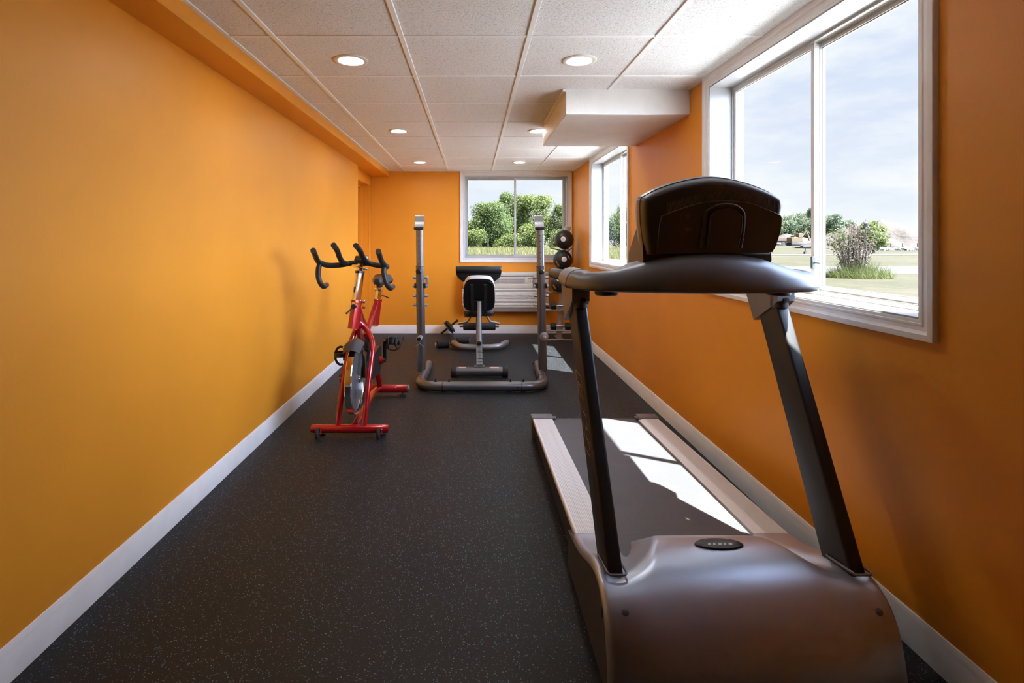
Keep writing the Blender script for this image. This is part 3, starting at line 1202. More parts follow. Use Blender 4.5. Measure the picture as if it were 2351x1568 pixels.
# control panel on the runner's side, under the display
MB().prism([(1.765, 1.225), (1.775, 1.30), (1.84, 1.33), (1.93, 1.245), (1.935, 1.20), (1.90, 1.175), (1.79, 1.175)], CX - 0.215, CX + 0.215,
           lambda u, v, d: V(d, u, v)).build('control_panel', 'housing_dark', tm)
# cup trays either side of the control panel
for sg in (-1, 1):
    MB().prism([(sg * 0.20, 1.79), (sg * 0.36, 1.84), (sg * 0.385, 1.92), (sg * 0.37, 1.99), (sg * 0.20, 1.99)], 1.1205, 1.150,
               lambda u, v, d: V(CX + u, v, d)).build('cup_tray', 'bronze_plastic', tm)
# cup holders seen from below
for x in (0.480, 1.100):
    MB().lathe([(0.0005, 1.093), (0.036, 1.093), (0.040, 1.096), (0.0415, 1.104), (0.0415, 1.135)], Matrix.Translation(V(x, 1.90, 0)), 32).build('cup_holder', 'black_plastic', tm)

# display housing, its back to the camera
ARC = [(-0.226, 0.172), (-0.212, 0.190), (-0.165, 0.212), (-0.10, 0.232), (-0.03, 0.244), (0.03, 0.244), (0.10, 0.232), (0.165, 0.212), (0.212, 0.190), (0.226, 0.172)]
OUT = [(-0.203, 0.0)] + [(-0.212, 0.05), (-0.222, 0.11)] + ARC + [(0.222, 0.11), (0.212, 0.05)] + [(0.203, 0.0)]
outline = [(p.x, p.z) for p in spline([V(a, 0, c) for a, c in OUT], 4)]
ZM, YM = 1.243, 1.742


def mon(u, v, d):
    """display coordinates: u right, v up, d away from the camera"""
    return V(CX + u, YM - v * 0.16 + d, ZM + v)


def grow(poly, k, up):
    r = []
    for u, v in poly:
        l = math.hypot(u, v - 0.09)
        r.append((u + u / l * k, v + (v - 0.09) / l * k + up * max(0.0, v) / 0.24))
    return r


loops = [[mon(u, v, 0.0) for u, v in grow(outline, -0.014, -0.006)],
         [mon(u, v, 0.004) for u, v in grow(outline, -0.005, -0.003)],
         [mon(u, v, 0.016) for u, v in outline],
         [mon(u, v, 0.040) for u, v in grow(outline, 0.003, 0.006)]]
MB().loft(loops).build('display_housing', 'housing_dark', tm, angle=60)
loops = [[mon(u, v, 0.0405) for u, v in grow(outline, 0.0045, 0.007)],
         [mon(u, v, 0.060) for u, v in grow(outline, 0.007, 0.010)],
         [mon(u, v, 0.085) for u, v in grow(outline, 0.004, 0.010)],
         [mon(u, v, 0.095) for u, v in grow(outline, -0.006, 0.006)]]
disp = MB().loft(loops).build('display_bezel', 'housing_rim', tm, angle=60)


def cr(cx_, cy_):
    """point of the housing back: photo crop position -> display coordinates"""
    px, py = 1470 + cx_ / 6.53, 395 + cy_ / 6.53
    Y = 1.72
    z = CAM_H - (py - VY) * Y / F_PX
    Y = YM - (z - ZM) * 0.16
    z = CAM_H - (py - VY) * Y / F_PX
    return ((px - VX) * Y / F_PX - CX, z - ZM)


def cline(pts, n=4):
    q = [cr(*p) for p in pts]
    return [(p.x, p.z) for p in spline([V(a, 0, c) for a, c in q], n)]


lower = [(240, 1225), (270, 900), (305, 690), (340, 650), (600, 555), (900, 465), (1250, 432), (1600, 465), (1850, 550), (2050, 635), (2100, 690), (2085, 880), (2020, 1090), (1970, 1200)]
lp = cline(lower)
back = MB().prism(lp, -0.005, 0.004, mon).build('back_panel', 'housing_dark', tm, angle=30)
mb = MB()
for poly, r in ((lp[2:-2], 0.0016),):
    mb.tube([mon(u, v, -0.0045) for u, v in poly], r, 6)
mb.build('panel_edge', 'bronze_plastic', back)
# vent slots along the arc
mb = MB()
for k in range(74):
    s = k / 73
    x = lerp(400, 2060, s)
    yb = interp(x, [400, 640, 900, 1250, 1600, 1850, 2060], [625, 530, 452, 410, 450, 530, 625])
    yt = interp(x, [400, 640, 900, 1250, 1600, 1850, 2060], [465, 385, 320, 275, 310, 375, 450])
    a, b_ = cr(x - 6, yb), cr(x + 14, yt)
    mb.sweep([mon(a[0], a[1], -0.0008), mon(b_[0], b_[1], -0.0008)], rrect(0.0016, 0.0018, 0.0004, 1), up=(0, 1, 0))
mb.build('vent_slots', 'housing_rim', tm)
# arched boss in the middle
arch_o = cline([(880, 1130), (925, 900), (950, 700), (985, 600), (1100, 520), (1250, 490), (1400, 510), (1500, 580), (1530, 680), (1515, 900), (1480, 1130)])
arch_i = cline([(970, 1125), (1000, 900), (1020, 700), (1060, 625), (1160, 570), (1250, 557), (1350, 570), (1450, 630), (1495, 700), (1480, 900), (1435, 1120)])
mb = MB()
mb.tube([mon(u, v, -0.008) for u, v in arch_o], 0.006, 10)
mb.prism(arch_o, -0.008, 0.0, mon)
mb.build('arched_boss', 'housing_dark', tm, angle=40)
mb = MB().prism(arch_i, -0.014, -0.006, mon)
mb.tube([mon(u, v, -0.0135) for u, v in arch_i], 0.0022, 8)
mb.build('boss_cover', 'housing_dark', tm, angle=30)
# oval speaker-like plate
ov = cline([(580, 900), (590, 760), (610, 640), (700, 595), (800, 610), (840, 680), (825, 800), (810, 900), (760, 965), (640, 970)])
op = MB().prism(ov, -0.008, -0.003, mon).build('oval_plate', 'housing_dark', tm)
for rr in (0.012, 0.008, 0.004):
    c = cr(705, 830)
    MB().tube([mon(c[0] + rr * math.cos(a), c[1] + rr * math.sin(a), -0.0085) for a in [math.pi * (1.05 + 0.9 * k / 10) for k in range(11)]], 0.0007, 6).build('plate_rib', 'housing_rim', op)
c = cr(705, 660)
MB().tube([mon(c[0] + 0.006 * math.cos(a), c[1] + 0.006 * math.sin(a), -0.0085) for a in [math.pi * k / 8 for k in range(16)]], 0.0007, 6, closed=True).build('plate_rib', 'housing_rim', op)
a, b_ = cr(1155, 235), cr(1248, 192)
mb = MB()
pth = [mon(a[0], a[1], 0.0002), mon(b_[0], a[1], 0.0002), mon(b_[0], b_[1], 0.0002), mon(a[0], b_[1], 0.0002)]
mb.tube(pth, 0.0005, 6, closed=True)
mb.build('small_label', 'label_orange', tm)
for c in ((995, 620), (1500, 615), (915, 985), (1495, 975), (1283, 208)):
    q = cr(*c)
    p = mon(q[0], q[1], -0.014 if c[1] > 300 else 0.0)
    r = 0.0042 if c[1] > 300 else 0.0026
    MB().cyl(p + V(0, -0.003, 0), p + V(0, 0.012, 0), r, 14).build('housing_screw', 'black_plastic', tm)

# ------------------------------------------------------------------ spin bike
def diamond(s, r):
    """square tube section turned corner-forward"""
    q = math.sqrt(0.5)
    return [((a - c) * q, (a + c) * q) for a, c in rrect(s, s, r, 2)]



bk = thing('exercise_bike', (-0.79, 3.95, 0), 'red spin bike with black handlebars beside the left wall', 'exercise bike')
# front foot with transport wheels
MB().tube([at(715, 984, 3.47), at(721, 984, 3.47), at(886, 984, 3.47), at(892, 984, 3.47)], [0.024, 0.0275, 0.0275, 0.024], 20).build('front_foot', 'red_paint', bk)
for px in (729, 869):
    c = at(px, 996, 3.425)
    c.z = 0.0375
    MB().lathe([(0.0004, -0.011), (0.020, -0.012), (0.030, -0.011), (0.0365, -0.006), (0.0375, 0.0), (0.0365, 0.006), (0.030, 0.011), (0.020, 0.012), (0.0004, 0.011)],
               Matrix.Translation(c) @ Matrix.Rotation(math.pi / 2, 4, 'Y'), 28).build('transport_wheel', 'black_rubber', bk)
    mb = MB()
    mb.obox(c + V(0.020, 0.022, 0.008), (0.004, 0.06, 0.035), None, 0.001, 1)
    mb.cyl(c + V(-0.014, 0, 0), c + V(0.026, 0, 0), 0.006, 12)
    mb.build('wheel_bracket', 'red_paint', bk)
    f_ = at(px + 10, 1000, 3.49)
    MB().cyl(V(f_.x, 3.50, 0.0), V(f_.x, 3.50, 0.012), 0.022, 16).cyl(V(f_.x, 3.50, 0.01), V(f_.x, 3.50, 0.035), 0.007, 10).build('levelling_foot', 'black_rubber', bk)
# rear foot
MB().tube([V(-1.035, 4.40, 0.056), V(-1.02, 4.40, 0.056), V(-0.555, 4.40, 0.056), V(-0.540, 4.40, 0.056)], [0.030, 0.033, 0.033, 0.030], 20).build('rear_foot', 'red_paint', bk)
for x in (-1.034, -0.541):
    MB().cyl(V(x - 0.01, 4.40, 0.056), V(x + 0.01, 4.40, 0.056), 0.0325, 20, 0.004).build('end_cap', 'wheel_grey', bk)
for x in (-0.98, -0.585):
    MB().cyl(V(x, 4.39, 0.0), V(x, 4.39, 0.011), 0.026, 18, 0.003).cyl(V(x, 4.39, 0.01), V(x, 4.39, 0.03), 0.007, 10).build('levelling_foot', 'black_rubber', bk)
# frame
fr_ = MB()
for pts in ([at(776, 977, 3.47), at(781, 930, 3.50), at(790, 870, 3.56), at(799, 815, 3.63), at(806, 785, 3.70), at(816, 758, 3.74)],
            [at(836, 977, 3.47), at(841, 930, 3.50), at(848, 862, 3.57), at(855, 805, 3.65), at(855, 785, 3.69), at(848, 766, 3.72), at(836, 750, 3.73), at(824, 738, 3.72)]):
    fr_.tube(spline(pts, 5), 0.0185, 16)
# curved main tube from the head down to the crank
fr_.tube(spline([at(822, 705, 3.70), at(831, 733, 3.80), at(843, 757, 3.92), at(855, 790, 4.05), at(861, 826, 4.10)], 5), 0.021, 16)
# seat strut and rear stay
fr_.sweep([at(863, 697, 4.34), at(851, 735, 4.15), at(839, 772, 3.95)], rrect(0.034, 0.040, 0.010), up=(1, 0, 0))
fr_.sweep([at(861, 820, 4.12), at(866, 850, 4.25), at(873, 886, 4.40)], rrect(0.034, 0.046, 0.012), up=(1, 0, 0))
# lower spine
fr_.sweep(spline([at(873, 890, 4.39), at(860, 898, 4.20), at(848, 918, 3.95), at(834, 945, 3.70), at(816, 976, 3.49)], 4), rrect(0.040, 0.030, 0.006), up=(0, 0, 1))
fr_.sweep([at(790, 978, 3.475), at(852, 978, 3.475)], rrect(0.062, 0.008, 0.002), up=(0, 0, 1))
# crank housing
fr_.cyl(V(-0.80, 4.10, 0.364), V(-0.695, 4.10, 0.364), 0.030, 20)
# gusset behind the head
fr_.prism([(3.66, 0.70), (3.72, 0.56), (3.80, 0.58), (3.82, 0.72), (3.72, 0.80)], -0.812, -0.788, lambda u, v, d: V(d, u, v))
fr_.build('frame', 'red_paint', bk)
hd0, hd1 = at(810, 755, 3.605), at(819, 692, 3.645)
hx = (hd1 - hd0).normalized()
# square head tube, open at its lower end
mb = MB()
so, si = diamond(0.054, 0.005), diamond(0.046, 0.004)
mb.sweep([hd0, hd1], so, up=(0, 1, 0), caps=False)
mb.sweep([hd0, hd1], si, up=(0, 1, 0), caps=False)
n_ = len(so)
mb.f += [(j, (j + 1) % n_, 2 * n_ + (j + 1) % n_, 2 * n_ + j) for j in range(n_)]
mb.f += [(n_ + j, n_ + (j + 1) % n_, 3 * n_ + (j + 1) % n_, 3 * n_ + j) for j in range(n_)]
mb.build('head_tube', 'red_paint', bk)
p0, p1 = hd0.lerp(hd1, 0.3), at(826.5, 626, 3.665)
MB().sweep([p0, p1], diamond(0.044, 0.004), up=(0, 1, 0)).build('handlebar_post', 'chrome', bk)
q = at(820.8, 672, 3.648)
MB().sweep([q, q + hx * 0.024], diamond(0.0447, 0.004), up=(0, 1, 0)).build('post_mark', 'latch_dark', bk)
MB().sweep([hd1 - hx * 0.010, hd1 + hx * 0.006], diamond(0.058, 0.006), up=(0, 1, 0)).build('head_collar', 'red_paint', bk)
# head lever and pin
a, b_ = at(812, 704, 3.60), at(796, 719, 3.57)
MB().cyl(at(816, 703, 3.635), at(811, 704, 3.585), 0.017, 16, 0.003).tube([a, b_], [0.006, 0.0045], 10).ball(b_, 0.008, 12, 8).build('clamp_lever', 'black_plastic', bk)
a = at(833, 692, 3.65)
MB().cyl(a, a + V(0.016, -0.004, 0), 0.013, 14, 0.003).cyl(at(833, 706, 3.65), at(839, 706, 3.64), 0.008, 12).build('pop_pin', 'chrome_soft', bk)
# handlebar clamp, plate and console
mb = MB()
mb.sweep([at(826, 628, 3.665), at(826.7, 622, 3.667)], diamond(0.050, 0.006), up=(0, 1, 0))
mb.build('post_collar', 'black_plastic', bk)
mb = MB()
mb.sweep([at(815, 610, 3.60), at(828, 616, 3.68), at(836, 618, 3.76)], rrect(0.050, 0.014, 0.004, 2), up=(0, 0, 1))
mb.sweep([at(826, 624, 3.667), at(828, 606, 3.675)], rrect(0.040, 0.040, 0.006, 2), up=(0, 1, 0))
mb.build('handlebar_slide', 'chrome', bk)
mb = MB()
mb.obox(at(829, 603, 3.70), (0.070, 0.08, 0.046), None, 0.010)
mb.build('handlebar_clamp', 'black_plastic', bk)
dsp = MB().obox(at(830, 593.5, 3.74), (0.095, 0.055, 0.020), Matrix.Rotation(math.radians(28), 3, 'X'), 0.006).build('bike_computer', 'black_plastic', bk)
c = at(840, 592.5, 3.725)
MB().obox(c, (0.030, 0.030, 0.014), Matrix.Rotation(math.radians(28), 3, 'X'), 0.003).build('computer_button', 'badge_white', dsp)
# handlebar with four forward horns and two drops
mb = MB()
R_ = 0.0185
mb.tube(spline([at(735, 603, 3.67), at(752, 609, 3.68), at(780, 608.5, 3.69), at(808, 604, 3.71), at(828, 603.5, 3.72), at(846, 605, 3.70), at(866, 609, 3.69), at(884, 612, 3.68), at(889, 612, 3.70)], 6), R_, 16)
mb.tube(spline([at(797, 606, 3.69), at(786, 601, 3.655), at(779, 589, 3.60), at(775, 577, 3.53), at(768, 565.5, 3.45), at(766, 563, 3.42)], 6), R_, 16)
mb.tube(spline([at(851, 606.5, 3.69), at(840, 599, 3.655), at(832, 588, 3.60), at(827, 576, 3.53), at(819.5, 566, 3.45), at(817, 564, 3.42)], 6), R_, 16)
mb.tube(spline([at(735, 604, 3.67), at(729, 598, 3.62), at(723.5, 586, 3.53), at(719, 575, 3.43)], 6), R_, 16)
mb.tube(spline([at(885, 611, 3.68), at(877, 601, 3.62), at(872, 588, 3.53), at(868.5, 577, 3.43)], 6), R_, 16)
mb.tube(spline([at(735, 604, 3.67), at(731, 618, 3.66), at(731, 636, 3.66), at(736, 650, 3.67), at(743, 657.5, 3.72), at(750, 654, 3.84)], 6), R_, 16)
mb.tube(spline([at(884, 611, 3.68), at(881, 622, 3.67), at(884, 639, 3.67), at(889, 654, 3.68), at(896, 661.5, 3.73), at(902, 658, 3.85)], 6), R_, 16)
mb.build('handlebar', 'grip_foam', bk)
# saddle
secs = []
for y, wd, zt, th in ((4.255, 0.030, 0.972, 0.022), (4.262, 0.055, 0.983, 0.045), (4.30, 0.075, 0.990, 0.060), (4.37, 0.090, 0.990, 0.065), (4.44, 0.130, 0.995, 0.075), (4.50, 0.170, 1.004, 0.082),
                      (4.535, 0.172, 1.006, 0.078), (4.552, 0.120, 0.995, 0.050)):
    lp = []
    for k in range(32):
        a = 2 * math.pi * k / 32
        lp.append(V(-0.775 + wd / 2 * math.copysign(abs(math.cos(a)) ** 0.75, math.cos(a)), y, zt - th / 2 + th / 2 * math.copysign(abs(math.sin(a)) ** 0.8, math.sin(a)) - (0.012 if abs(math.cos(a)) > 0.8 else 0)))
    secs.append(lp)
cols_s = [spline([sc_[k] for sc_ in secs], 4) for k in range(len(secs[0]))]
secs = [[c[i] for c in cols_s] for i in range(len(cols_s[0]))]
MB().loft(secs).build('saddle', 'vinyl_black', bk, angle=60)
MB().cyl(V(-0.775, 4.37, 0.905), V(-0.775, 4.37, 0.935), 0.026, 18, 0.004).build('saddle_clamp', 'black_plastic', bk)
mb = MB()
mb.obox(V(-0.782, 4.37, 0.882), (0.050, 0.13, 0.020), Matrix.Rotation(math.radians(-14), 3, 'X'), 0.003)
mb.sweep([V(-0.79, 4.365, 0.78), V(-0.780, 4.37, 0.885)], diamond(0.037, 0.004), up=(0, 1, 0))
mb.cyl(V(-0.776, 4.37, 0.885), V(-0.775, 4.37, 0.93), 0.0125, 16)
mb.build('seat_post', 'chrome', bk)
MB().tube([at(877, 679, 4.33), at(884, 680, 4.30), at(890, 683, 4.29)], 0.005, 10).ball(at(891, 683.5, 4.29), 0.007, 12, 8).build('seat_lever', 'black_plastic', bk)
s0, s1 = at(861, 745, 4.36), at(867.5, 687, 4.365)
st = MB().sweep([s0, s1], diamond(0.048, 0.005), up=(0, 1, 0)).sweep([s1 - V(0, 0, 0.02), s1 + V(0.001, 0, 0.002)], diamond(0.052, 0.005), up=(0, 1, 0)).build('seat_tube', 'red_paint', bk)
MB().sweep([s0 - V(0, 0, 0.014), s0 + V(0, 0, 0.006)], diamond(0.038, 0.004), up=(0, 1, 0)).build('seat_tube_plug', 'chrome_soft', st)
# flywheel
FW = V(-0.803, 3.60, 0.345)
mf = Matrix.Translation(FW) @ Matrix.Rotation(math.pi / 2, 4, 'Y')
MB().lathe([(0.205, -0.010), (0.210, -0.020), (0.228, -0.022), (0.231, -0.018), (0.231, 0.018), (0.228, 0.022), (0.210, 0.020), (0.205, 0.010), (0.205, -0.010)], mf, 72).build('flywheel_rim', 'chrome', bk, angle=30)
MB().lathe([(0.206, -0.012), (0.12, -0.006), (0.035, -0.010), (0.0005, -0.010)], mf, 60).lathe([(0.206, 0.012), (0.12, 0.006), (0.035, 0.010), (0.0005, 0.010)], mf, 60).build('flywheel_disc', 'wheel_grey', bk)
MB().lathe([(0.0005, -0.035), (0.020, -0.035), (0.024, -0.030), (0.024, 0.030), (0.020, 0.035), (0.0005, 0.035)], mf, 24).cyl(FW - V(0.095, 0, 0), FW + V(0.095, 0, 0), 0.008, 14).build('flywheel_hub', 'chrome_soft', bk)
for sx in (-1, 1):
    mb = MB()
    mb.prism([(3.56, 0.30), (3.64, 0.30), (3.655, 0.345), (3.64, 0.395), (3.59, 0.43), (3.56, 0.39)], FW.x + sx * 0.078, FW.x + sx * 0.086, lambda u, v, d: V(d, u, v))
    mb.cyl(FW + V(sx * 0.086, 0, 0), FW + V(sx * 0.108, 0, 0), 0.012, 12, 0.002)
    mb.build('axle_plate', 'red_paint', bk)
# splash guard over the wheel
loops = []
for k in range(25):
    a = math.radians(lerp(122, 68, k / 24))
    r = 0.256 + 0.012 * math.sin(math.pi * k / 24)
    wd = lerp(0.064, 0.044, (abs(k - 9) / 15) ** 1.6)
    c = FW + V(0, math.cos(a) * r, math.sin(a) * r)
    rad = V(0, math.cos(a), math.sin(a))
    us = [-1 + 2 * q / 12 for q in range(13)]
    loops.append([c + V(wd * u, 0, 0) + rad * (0.010 - 0.032 * u * u) for u in us] + [c + V(wd * u * 0.97, 0, 0) + rad * (0.004 - 0.031 * u * u) for u in reversed(us)])
MB().loft(loops).build('wheel_guard', 'side_cover', bk, angle=60)
# chain cover and brake housing on the far side of the fork
poly = [(3.80 + 0.080 * math.cos(math.radians(a)), 0.365 + 0.080 * math.sin(math.radians(a))) for a in range(90, 271, 15)] + \
       [(4.10 + 0.105 * math.cos(math.radians(a)), 0.364 + 0.105 * math.sin(math.radians(a))) for a in range(-90, 91, 15)]
MB().prism(poly, -0.758, -0.728, lambda u, v, d: V(d, u, v)).build('chain_cover', 'black_plastic', bk)
mb = MB()
mb.obox(V(-0.752, 3.745, 0.555), (0.034, 0.060, 0.10), Matrix.Rotation(math.radians(-25), 3, 'X'), 0.010)
mb.obox(V(-0.748, 3.79, 0.47), (0.030, 0.05, 0.14), Matrix.Rotation(math.radians(-12), 3, 'X'), 0.008)
mb.build('brake_housing', 'black_plastic', bk)
# cranks and pedals with toe cages
BBc = V(-0.80, 4.10, 0.364)


def pedal_set(x_in, x_out, end, pc, sgn):
    mb = MB()
    mb.sweep([V(x_in, 4.10, 0.364), V(x_in + 0.006 * sgn, lerp(4.10, end.y, 0.5), lerp(0.364, end.z, 0.5)), V(x_in + 0.016 * sgn, end.y, end.z)], rrect(0.014, 0.030, 0.005, 2), up=(1, 0, 0))
    mb.cyl(V(x_in - 0.02 * sgn, 4.10, 0.364), V(x_in + 0.010 * sgn, 4.10, 0.364), 0.021, 16, 0.003)
    mb.cyl(V(x_in + 0.016 * sgn, end.y, end.z), V(pc.x, end.y, end.z), 0.008, 12)
    mb.build('crank_arm', 'black_plastic', bk)
    pd = MB().obox(pc, (0.090, 0.095, 0.026), Matrix.Rotation(math.radians(-28), 3, 'X'), 0.006).build('pedal', 'black_plastic', bk)
    rot = Matrix.Rotation(math.radians(-28), 3, 'X')
    mb = MB()
    for sx in (-0.034, 0.034):
        mb.tube(spline([pc + rot @ V(sx, -0.03, 0.012), pc + rot @ V(sx, -0.085, 0.012), pc + rot @ V(sx * 0.8, -0.100, -0.015), pc + rot @ V(sx * 0.8, -0.085, -0.055), pc + rot @ V(sx, -0.02, -0.062)], 5), 0.006, 8)
    mb.sweep(spline([pc + rot @ V(-0.040, -0.075, -0.03), pc + rot @ V(0, -0.098, -0.02), pc + rot @ V(0.040, -0.075, -0.03)], 5), rrect(0.05, 0.004, 0.001, 1), up=(0, -1, 0.3))
    mb.build('toe_cage', 'black_plastic', pd)
    mb = MB()
    mb.tube(spline([pc + rot @ V(-0.046, 0.0, 0.0), pc + rot @ V(-0.05, 0.0, -0.05), pc + rot @ V(0, 0.0, -0.068), pc + rot @ V(0.05, 0.0, -0.05), pc + rot @ V(0.066, 0, 0.0), pc + rot @ V(0.075, -0.02, 0.03)], 5), 0.004, 8)
    mb.build('toe_strap', 'black_rubber', pd)
    MB().obox(pc + rot @ V(0.0, -0.048, 0.002), (0.030, 0.003, 0.010), rot, 0.001, 1).build('pedal_reflector', 'label_orange', pd)


pedal_set(-0.688, -0.60, V(-0.67, 4.04, 0.522), V(-0.606, 4.03, 0.520), 1)
pedal_set(-0.905, -1.03, V(-0.92, 4.16, 0.212), V(-0.990, 4.16, 0.212), -1)
# bottle ring on the left fork leg
rc = at(787, 813, 3.66)
mb = MB()
mb.sweep([rc + V(-0.012 + 0.046 * math.cos(a), 0.046 * math.sin(a), 0.0) for a in [2 * math.pi * k / 28 for k in range(28)]], rrect(0.006, 0.030, 0.002, 1), up=(0, 0, 1), closed=True)
mb.sweep([rc + V(-0.012 + 0.040 * math.cos(a), -0.004, -0.010 + 0.062 * math.sin(a)) for a in [math.radians(70 + 220 * k / 16) for k in range(17)]], rrect(0.016, 0.006, 0.002, 1), up=(0, 1, 0))
mb.obox(rc + V(0.022, 0.0, 0.0), (0.040, 0.016, 0.09), None, 0.004)
mb.build('bottle_holder', 'black_plastic', bk)

# ------------------------------------------------------------------ squat rack
rk = thing('squat_rack', (0.085, 4.85, 0), 'grey steel squat rack with two tall uprights on a U-shaped tube base', 'squat rack')
RB = 0.0415
ZB = 0.047
LX, RX = -0.466, 0.618
path = [V(-0.446, 5.31, ZB), V(LX + 0.010, 4.85, ZB), V(LX, 4.68, ZB)]
for k in range(7):
    a = math.radians(180 + 90 * k / 6)
    path.append(V(LX + 0.16 + 0.16 * math.cos(a), 4.66 + 0.16 * math.sin(a), ZB))
for k in range(7):
    a = math.radians(270 + 90 * k / 6)
    path.append(V(RX - 0.16 + 0.16 * math.cos(a), 4.66 + 0.16 * math.sin(a), ZB))
path += [V(RX, 4.68, ZB), V(RX + 0.008, 4.85, ZB), V(RX + 0.028, 5.31, ZB)]
MB().tube(path, RB, 24).build('base_tube', 'gunmetal', rk)
for x in (LX + 0.205, RX - 0.205):
    MB().cyl(V(x - 0.0025, 4.50, ZB), V(x + 0.0025, 4.50, ZB), RB + 0.0009, 24).build('tube_seam', 'black_plastic', rk)
for a, b_ in ((V(LX, 4.74, ZB), 0), (V(RX, 4.74, ZB), 0)):
    MB().cyl(a - V(0, 0.0025, 0), a + V(0, 0.0025, 0), RB + 0.0009, 24).build('tube_seam', 'black_plastic', rk)
for p in (path[0], path[-1]):
    MB().cyl(p - V(0, 0.012, 0), p + V(0, 0.014, 0), RB + 0.002, 24, 0.004).build('tube_cap', 'black_rubber', rk)
for x in (-0.32, -0.205, 0.32, 0.43):
    MB().cyl(V(x, 4.50, ZB + RB - 0.006), V(x, 4.50, ZB + RB + 0.008), 0.010, 8).cyl(V(x, 4.50, ZB + RB + 0.006), V(x, 4.50, ZB + RB + 0.019), 0.006, 10).build('base_bolt', 'black_plastic', rk)
for x in (-0.26, 0.38):
    MB().cyl(V(x, 4.50 - RB - 0.0008, ZB + 0.004), V(x, 4.50 - RB + 0.003, ZB + 0.004), 0.006, 10).build('bolt_hole', 'black_plastic', rk)
for x in (-0.25, -0.13, 0.31, 0.43):
    MB().box((x - 0.018, 4.488, 0.0), (x + 0.018, 4.512, 0.012)).build('floor_pad', 'black_rubber', rk)


def rack_post(xb, xt, side):
    """one upright with its telescoping tube, bar hook, pins and peg; side -1 left, 1 right"""
    Y = 4.95
    b0, b1 = V(xb, Y, ZB + 0.02), V(lerp(xb, xt, 0.72), Y, 1.053)
    po = MB().sweep([b0, b1], rrect(0.079, 0.072, 0.030, 5), up=(0, 1, 0)).build('upright_post', 'gunmetal', rk)
    MB().sweep([b1 - V(0, 0, 0.004), b1 + V(0, 0, 0.001)], rrect(0.081, 0.074, 0.030, 5), up=(0, 1, 0)).build('post_rim', 'black_plastic', po)
    t0, t1 = b1 - V(0, 0, 0.05), V(xt, Y, 1.396)
    inn = MB().sweep([t0, t1], rrect(0.067, 0.060, 0.026, 5), up=(0, 1, 0)).build('sliding_tube', 'gunmetal_light', rk)
    for k in range(6):
        c = t0.lerp(t1, 0.18 + 0.135 * k)
        MB().cyl(c + V(-0.004, -0.0305, 0), c + V(-0.004, -0.025, 0), 0.0052, 10).build('adjustment_hole', 'black_plastic', inn)
    # foot bracket
    mb = MB()
    mb.sweep([V(xb, Y, 0.10), V(xb + 0.001, Y, 0.30)], [(-0.034, -0.040), (0.034, -0.040), (0.006, -0.046), (-0.006, -0.046)], up=(0, 1, 0), scale=[1.0, 0.75])
    # bar hook
    ho = MB()
    ho.obox(V(xt - 0.004, Y - 0.035, 1.405), (0.088, 0.050, 0.028), None, 0.008)
    ho.build('hook_pad', 'black_rubber', rk)
    prof = [(Y - 0.02, 1.398), (Y + 0.035, 1.440), (Y + 0.055, 1.474), (Y + 0.060, 1.520), (Y + 0.056, 1.530), (Y + 0.050, 1.520), (Y + 0.046, 1.478), (Y + 0.028, 1.448), (Y - 0.02, 1.410)]
    MB().prism(prof, xt - 0.046, xt + 0.040, lambda u, v, d: V(d, u, v)).build('bar_hook', 'gunmetal_light', rk)
    # pull knob
    kc = b1 + V(-0.004, -0.075, -0.046)
    MB().cyl(kc + V(0, 0.04, 0), kc, 0.010, 12).lathe([(0.0004, -0.030), (0.016, -0.029), (0.026, -0.020), (0.029, -0.006), (0.026, 0.008), (0.012, 0.014), (0.0004, 0.014)],
              Matrix.Translation(kc) @ Matrix.Rotation(-math.pi / 2, 4, 'X'), 22).build('pull_knob', 'black_plastic', rk)
    # side pins
    for z in (0.945, 0.864, 0.774, 0.688):
        x = lerp(xb, xt, z / 1.4)
        for sx in (-1, 1):
            MB().cyl(V(x + sx * 0.036, Y, z), V(x + sx * 0.070, Y, z), 0.0135, 14, 0.003).build('rack_pin', 'steel_grey', rk)
    x = lerp(xb, xt, 0.864 / 1.4)
    for sx in (-1, 1):
        MB().obox(V(x + sx * 0.043, Y - 0.012, 0.870), (0.022, 0.040, 0.048), None, 0.006).build('pin_clip', 'black_plastic', rk)
    sx = 1 if side < 0 else -1
    MB().obox(V(x + sx * 0.062, Y + 0.02, 0.905), (0.026, 0.008, 0.115), None, 0.003).build('safety_catch', 'steel_grey', rk)
    # storage peg towards the camera
    zc = 0.39 if side < 0 else 0.397
    xo = lerp(xb, xt, zc / 1.4) + (0.0 if side < 0 else 0.012)
    if side < 0:
        pg = MB().cyl(V(xo, Y - 0.03, zc), V(xo - 0.006, Y - 0.16, zc), 0.022, 18, 0.004).build('storage_peg', 'steel_grey', rk)
        MB().cyl(V(xo - 0.002, Y - 0.165, zc + 0.006), V(xo - 0.002, Y - 0.155, zc + 0.006), 0.018, 16).build('peg_cap', 'black_plastic', pg)
        mb = MB()
        for sg in (-1, 1):
            mb.tube([V(xo + sg * 0.012, Y - 0.13, zc - 0.018), V(xo - sg * 0.004, Y - 0.135, zc - 0.034), V(xo + sg * 0.036, Y - 0.14, zc - 0.066)], 0.0035, 8)
        mb.tube([V(xo + 0.024 * math.cos(a), Y - 0.13, zc + 0.024 * math.sin(a)) for a in [2 * math.pi * k / 20 for k in range(20)]], 0.0032, 8, closed=True)
        mb.build('spring_clip', 'gunmetal_light', pg)
    else:
        pg = MB().cyl(V(xo, Y - 0.03, zc), V(xo, Y - 0.13, zc), 0.016, 18, 0.003).build('storage_peg', 'steel_grey', rk)
        MB().cyl(V(xo, Y - 0.062, zc + 0.002), V(xo, Y - 0.050, zc + 0.002), 0.041, 28, 0.003).build('peg_flange', 'steel_grey', pg)


rack_post(-0.484, -0.503, -1)
rack_post(0.655, 0.628, 1)

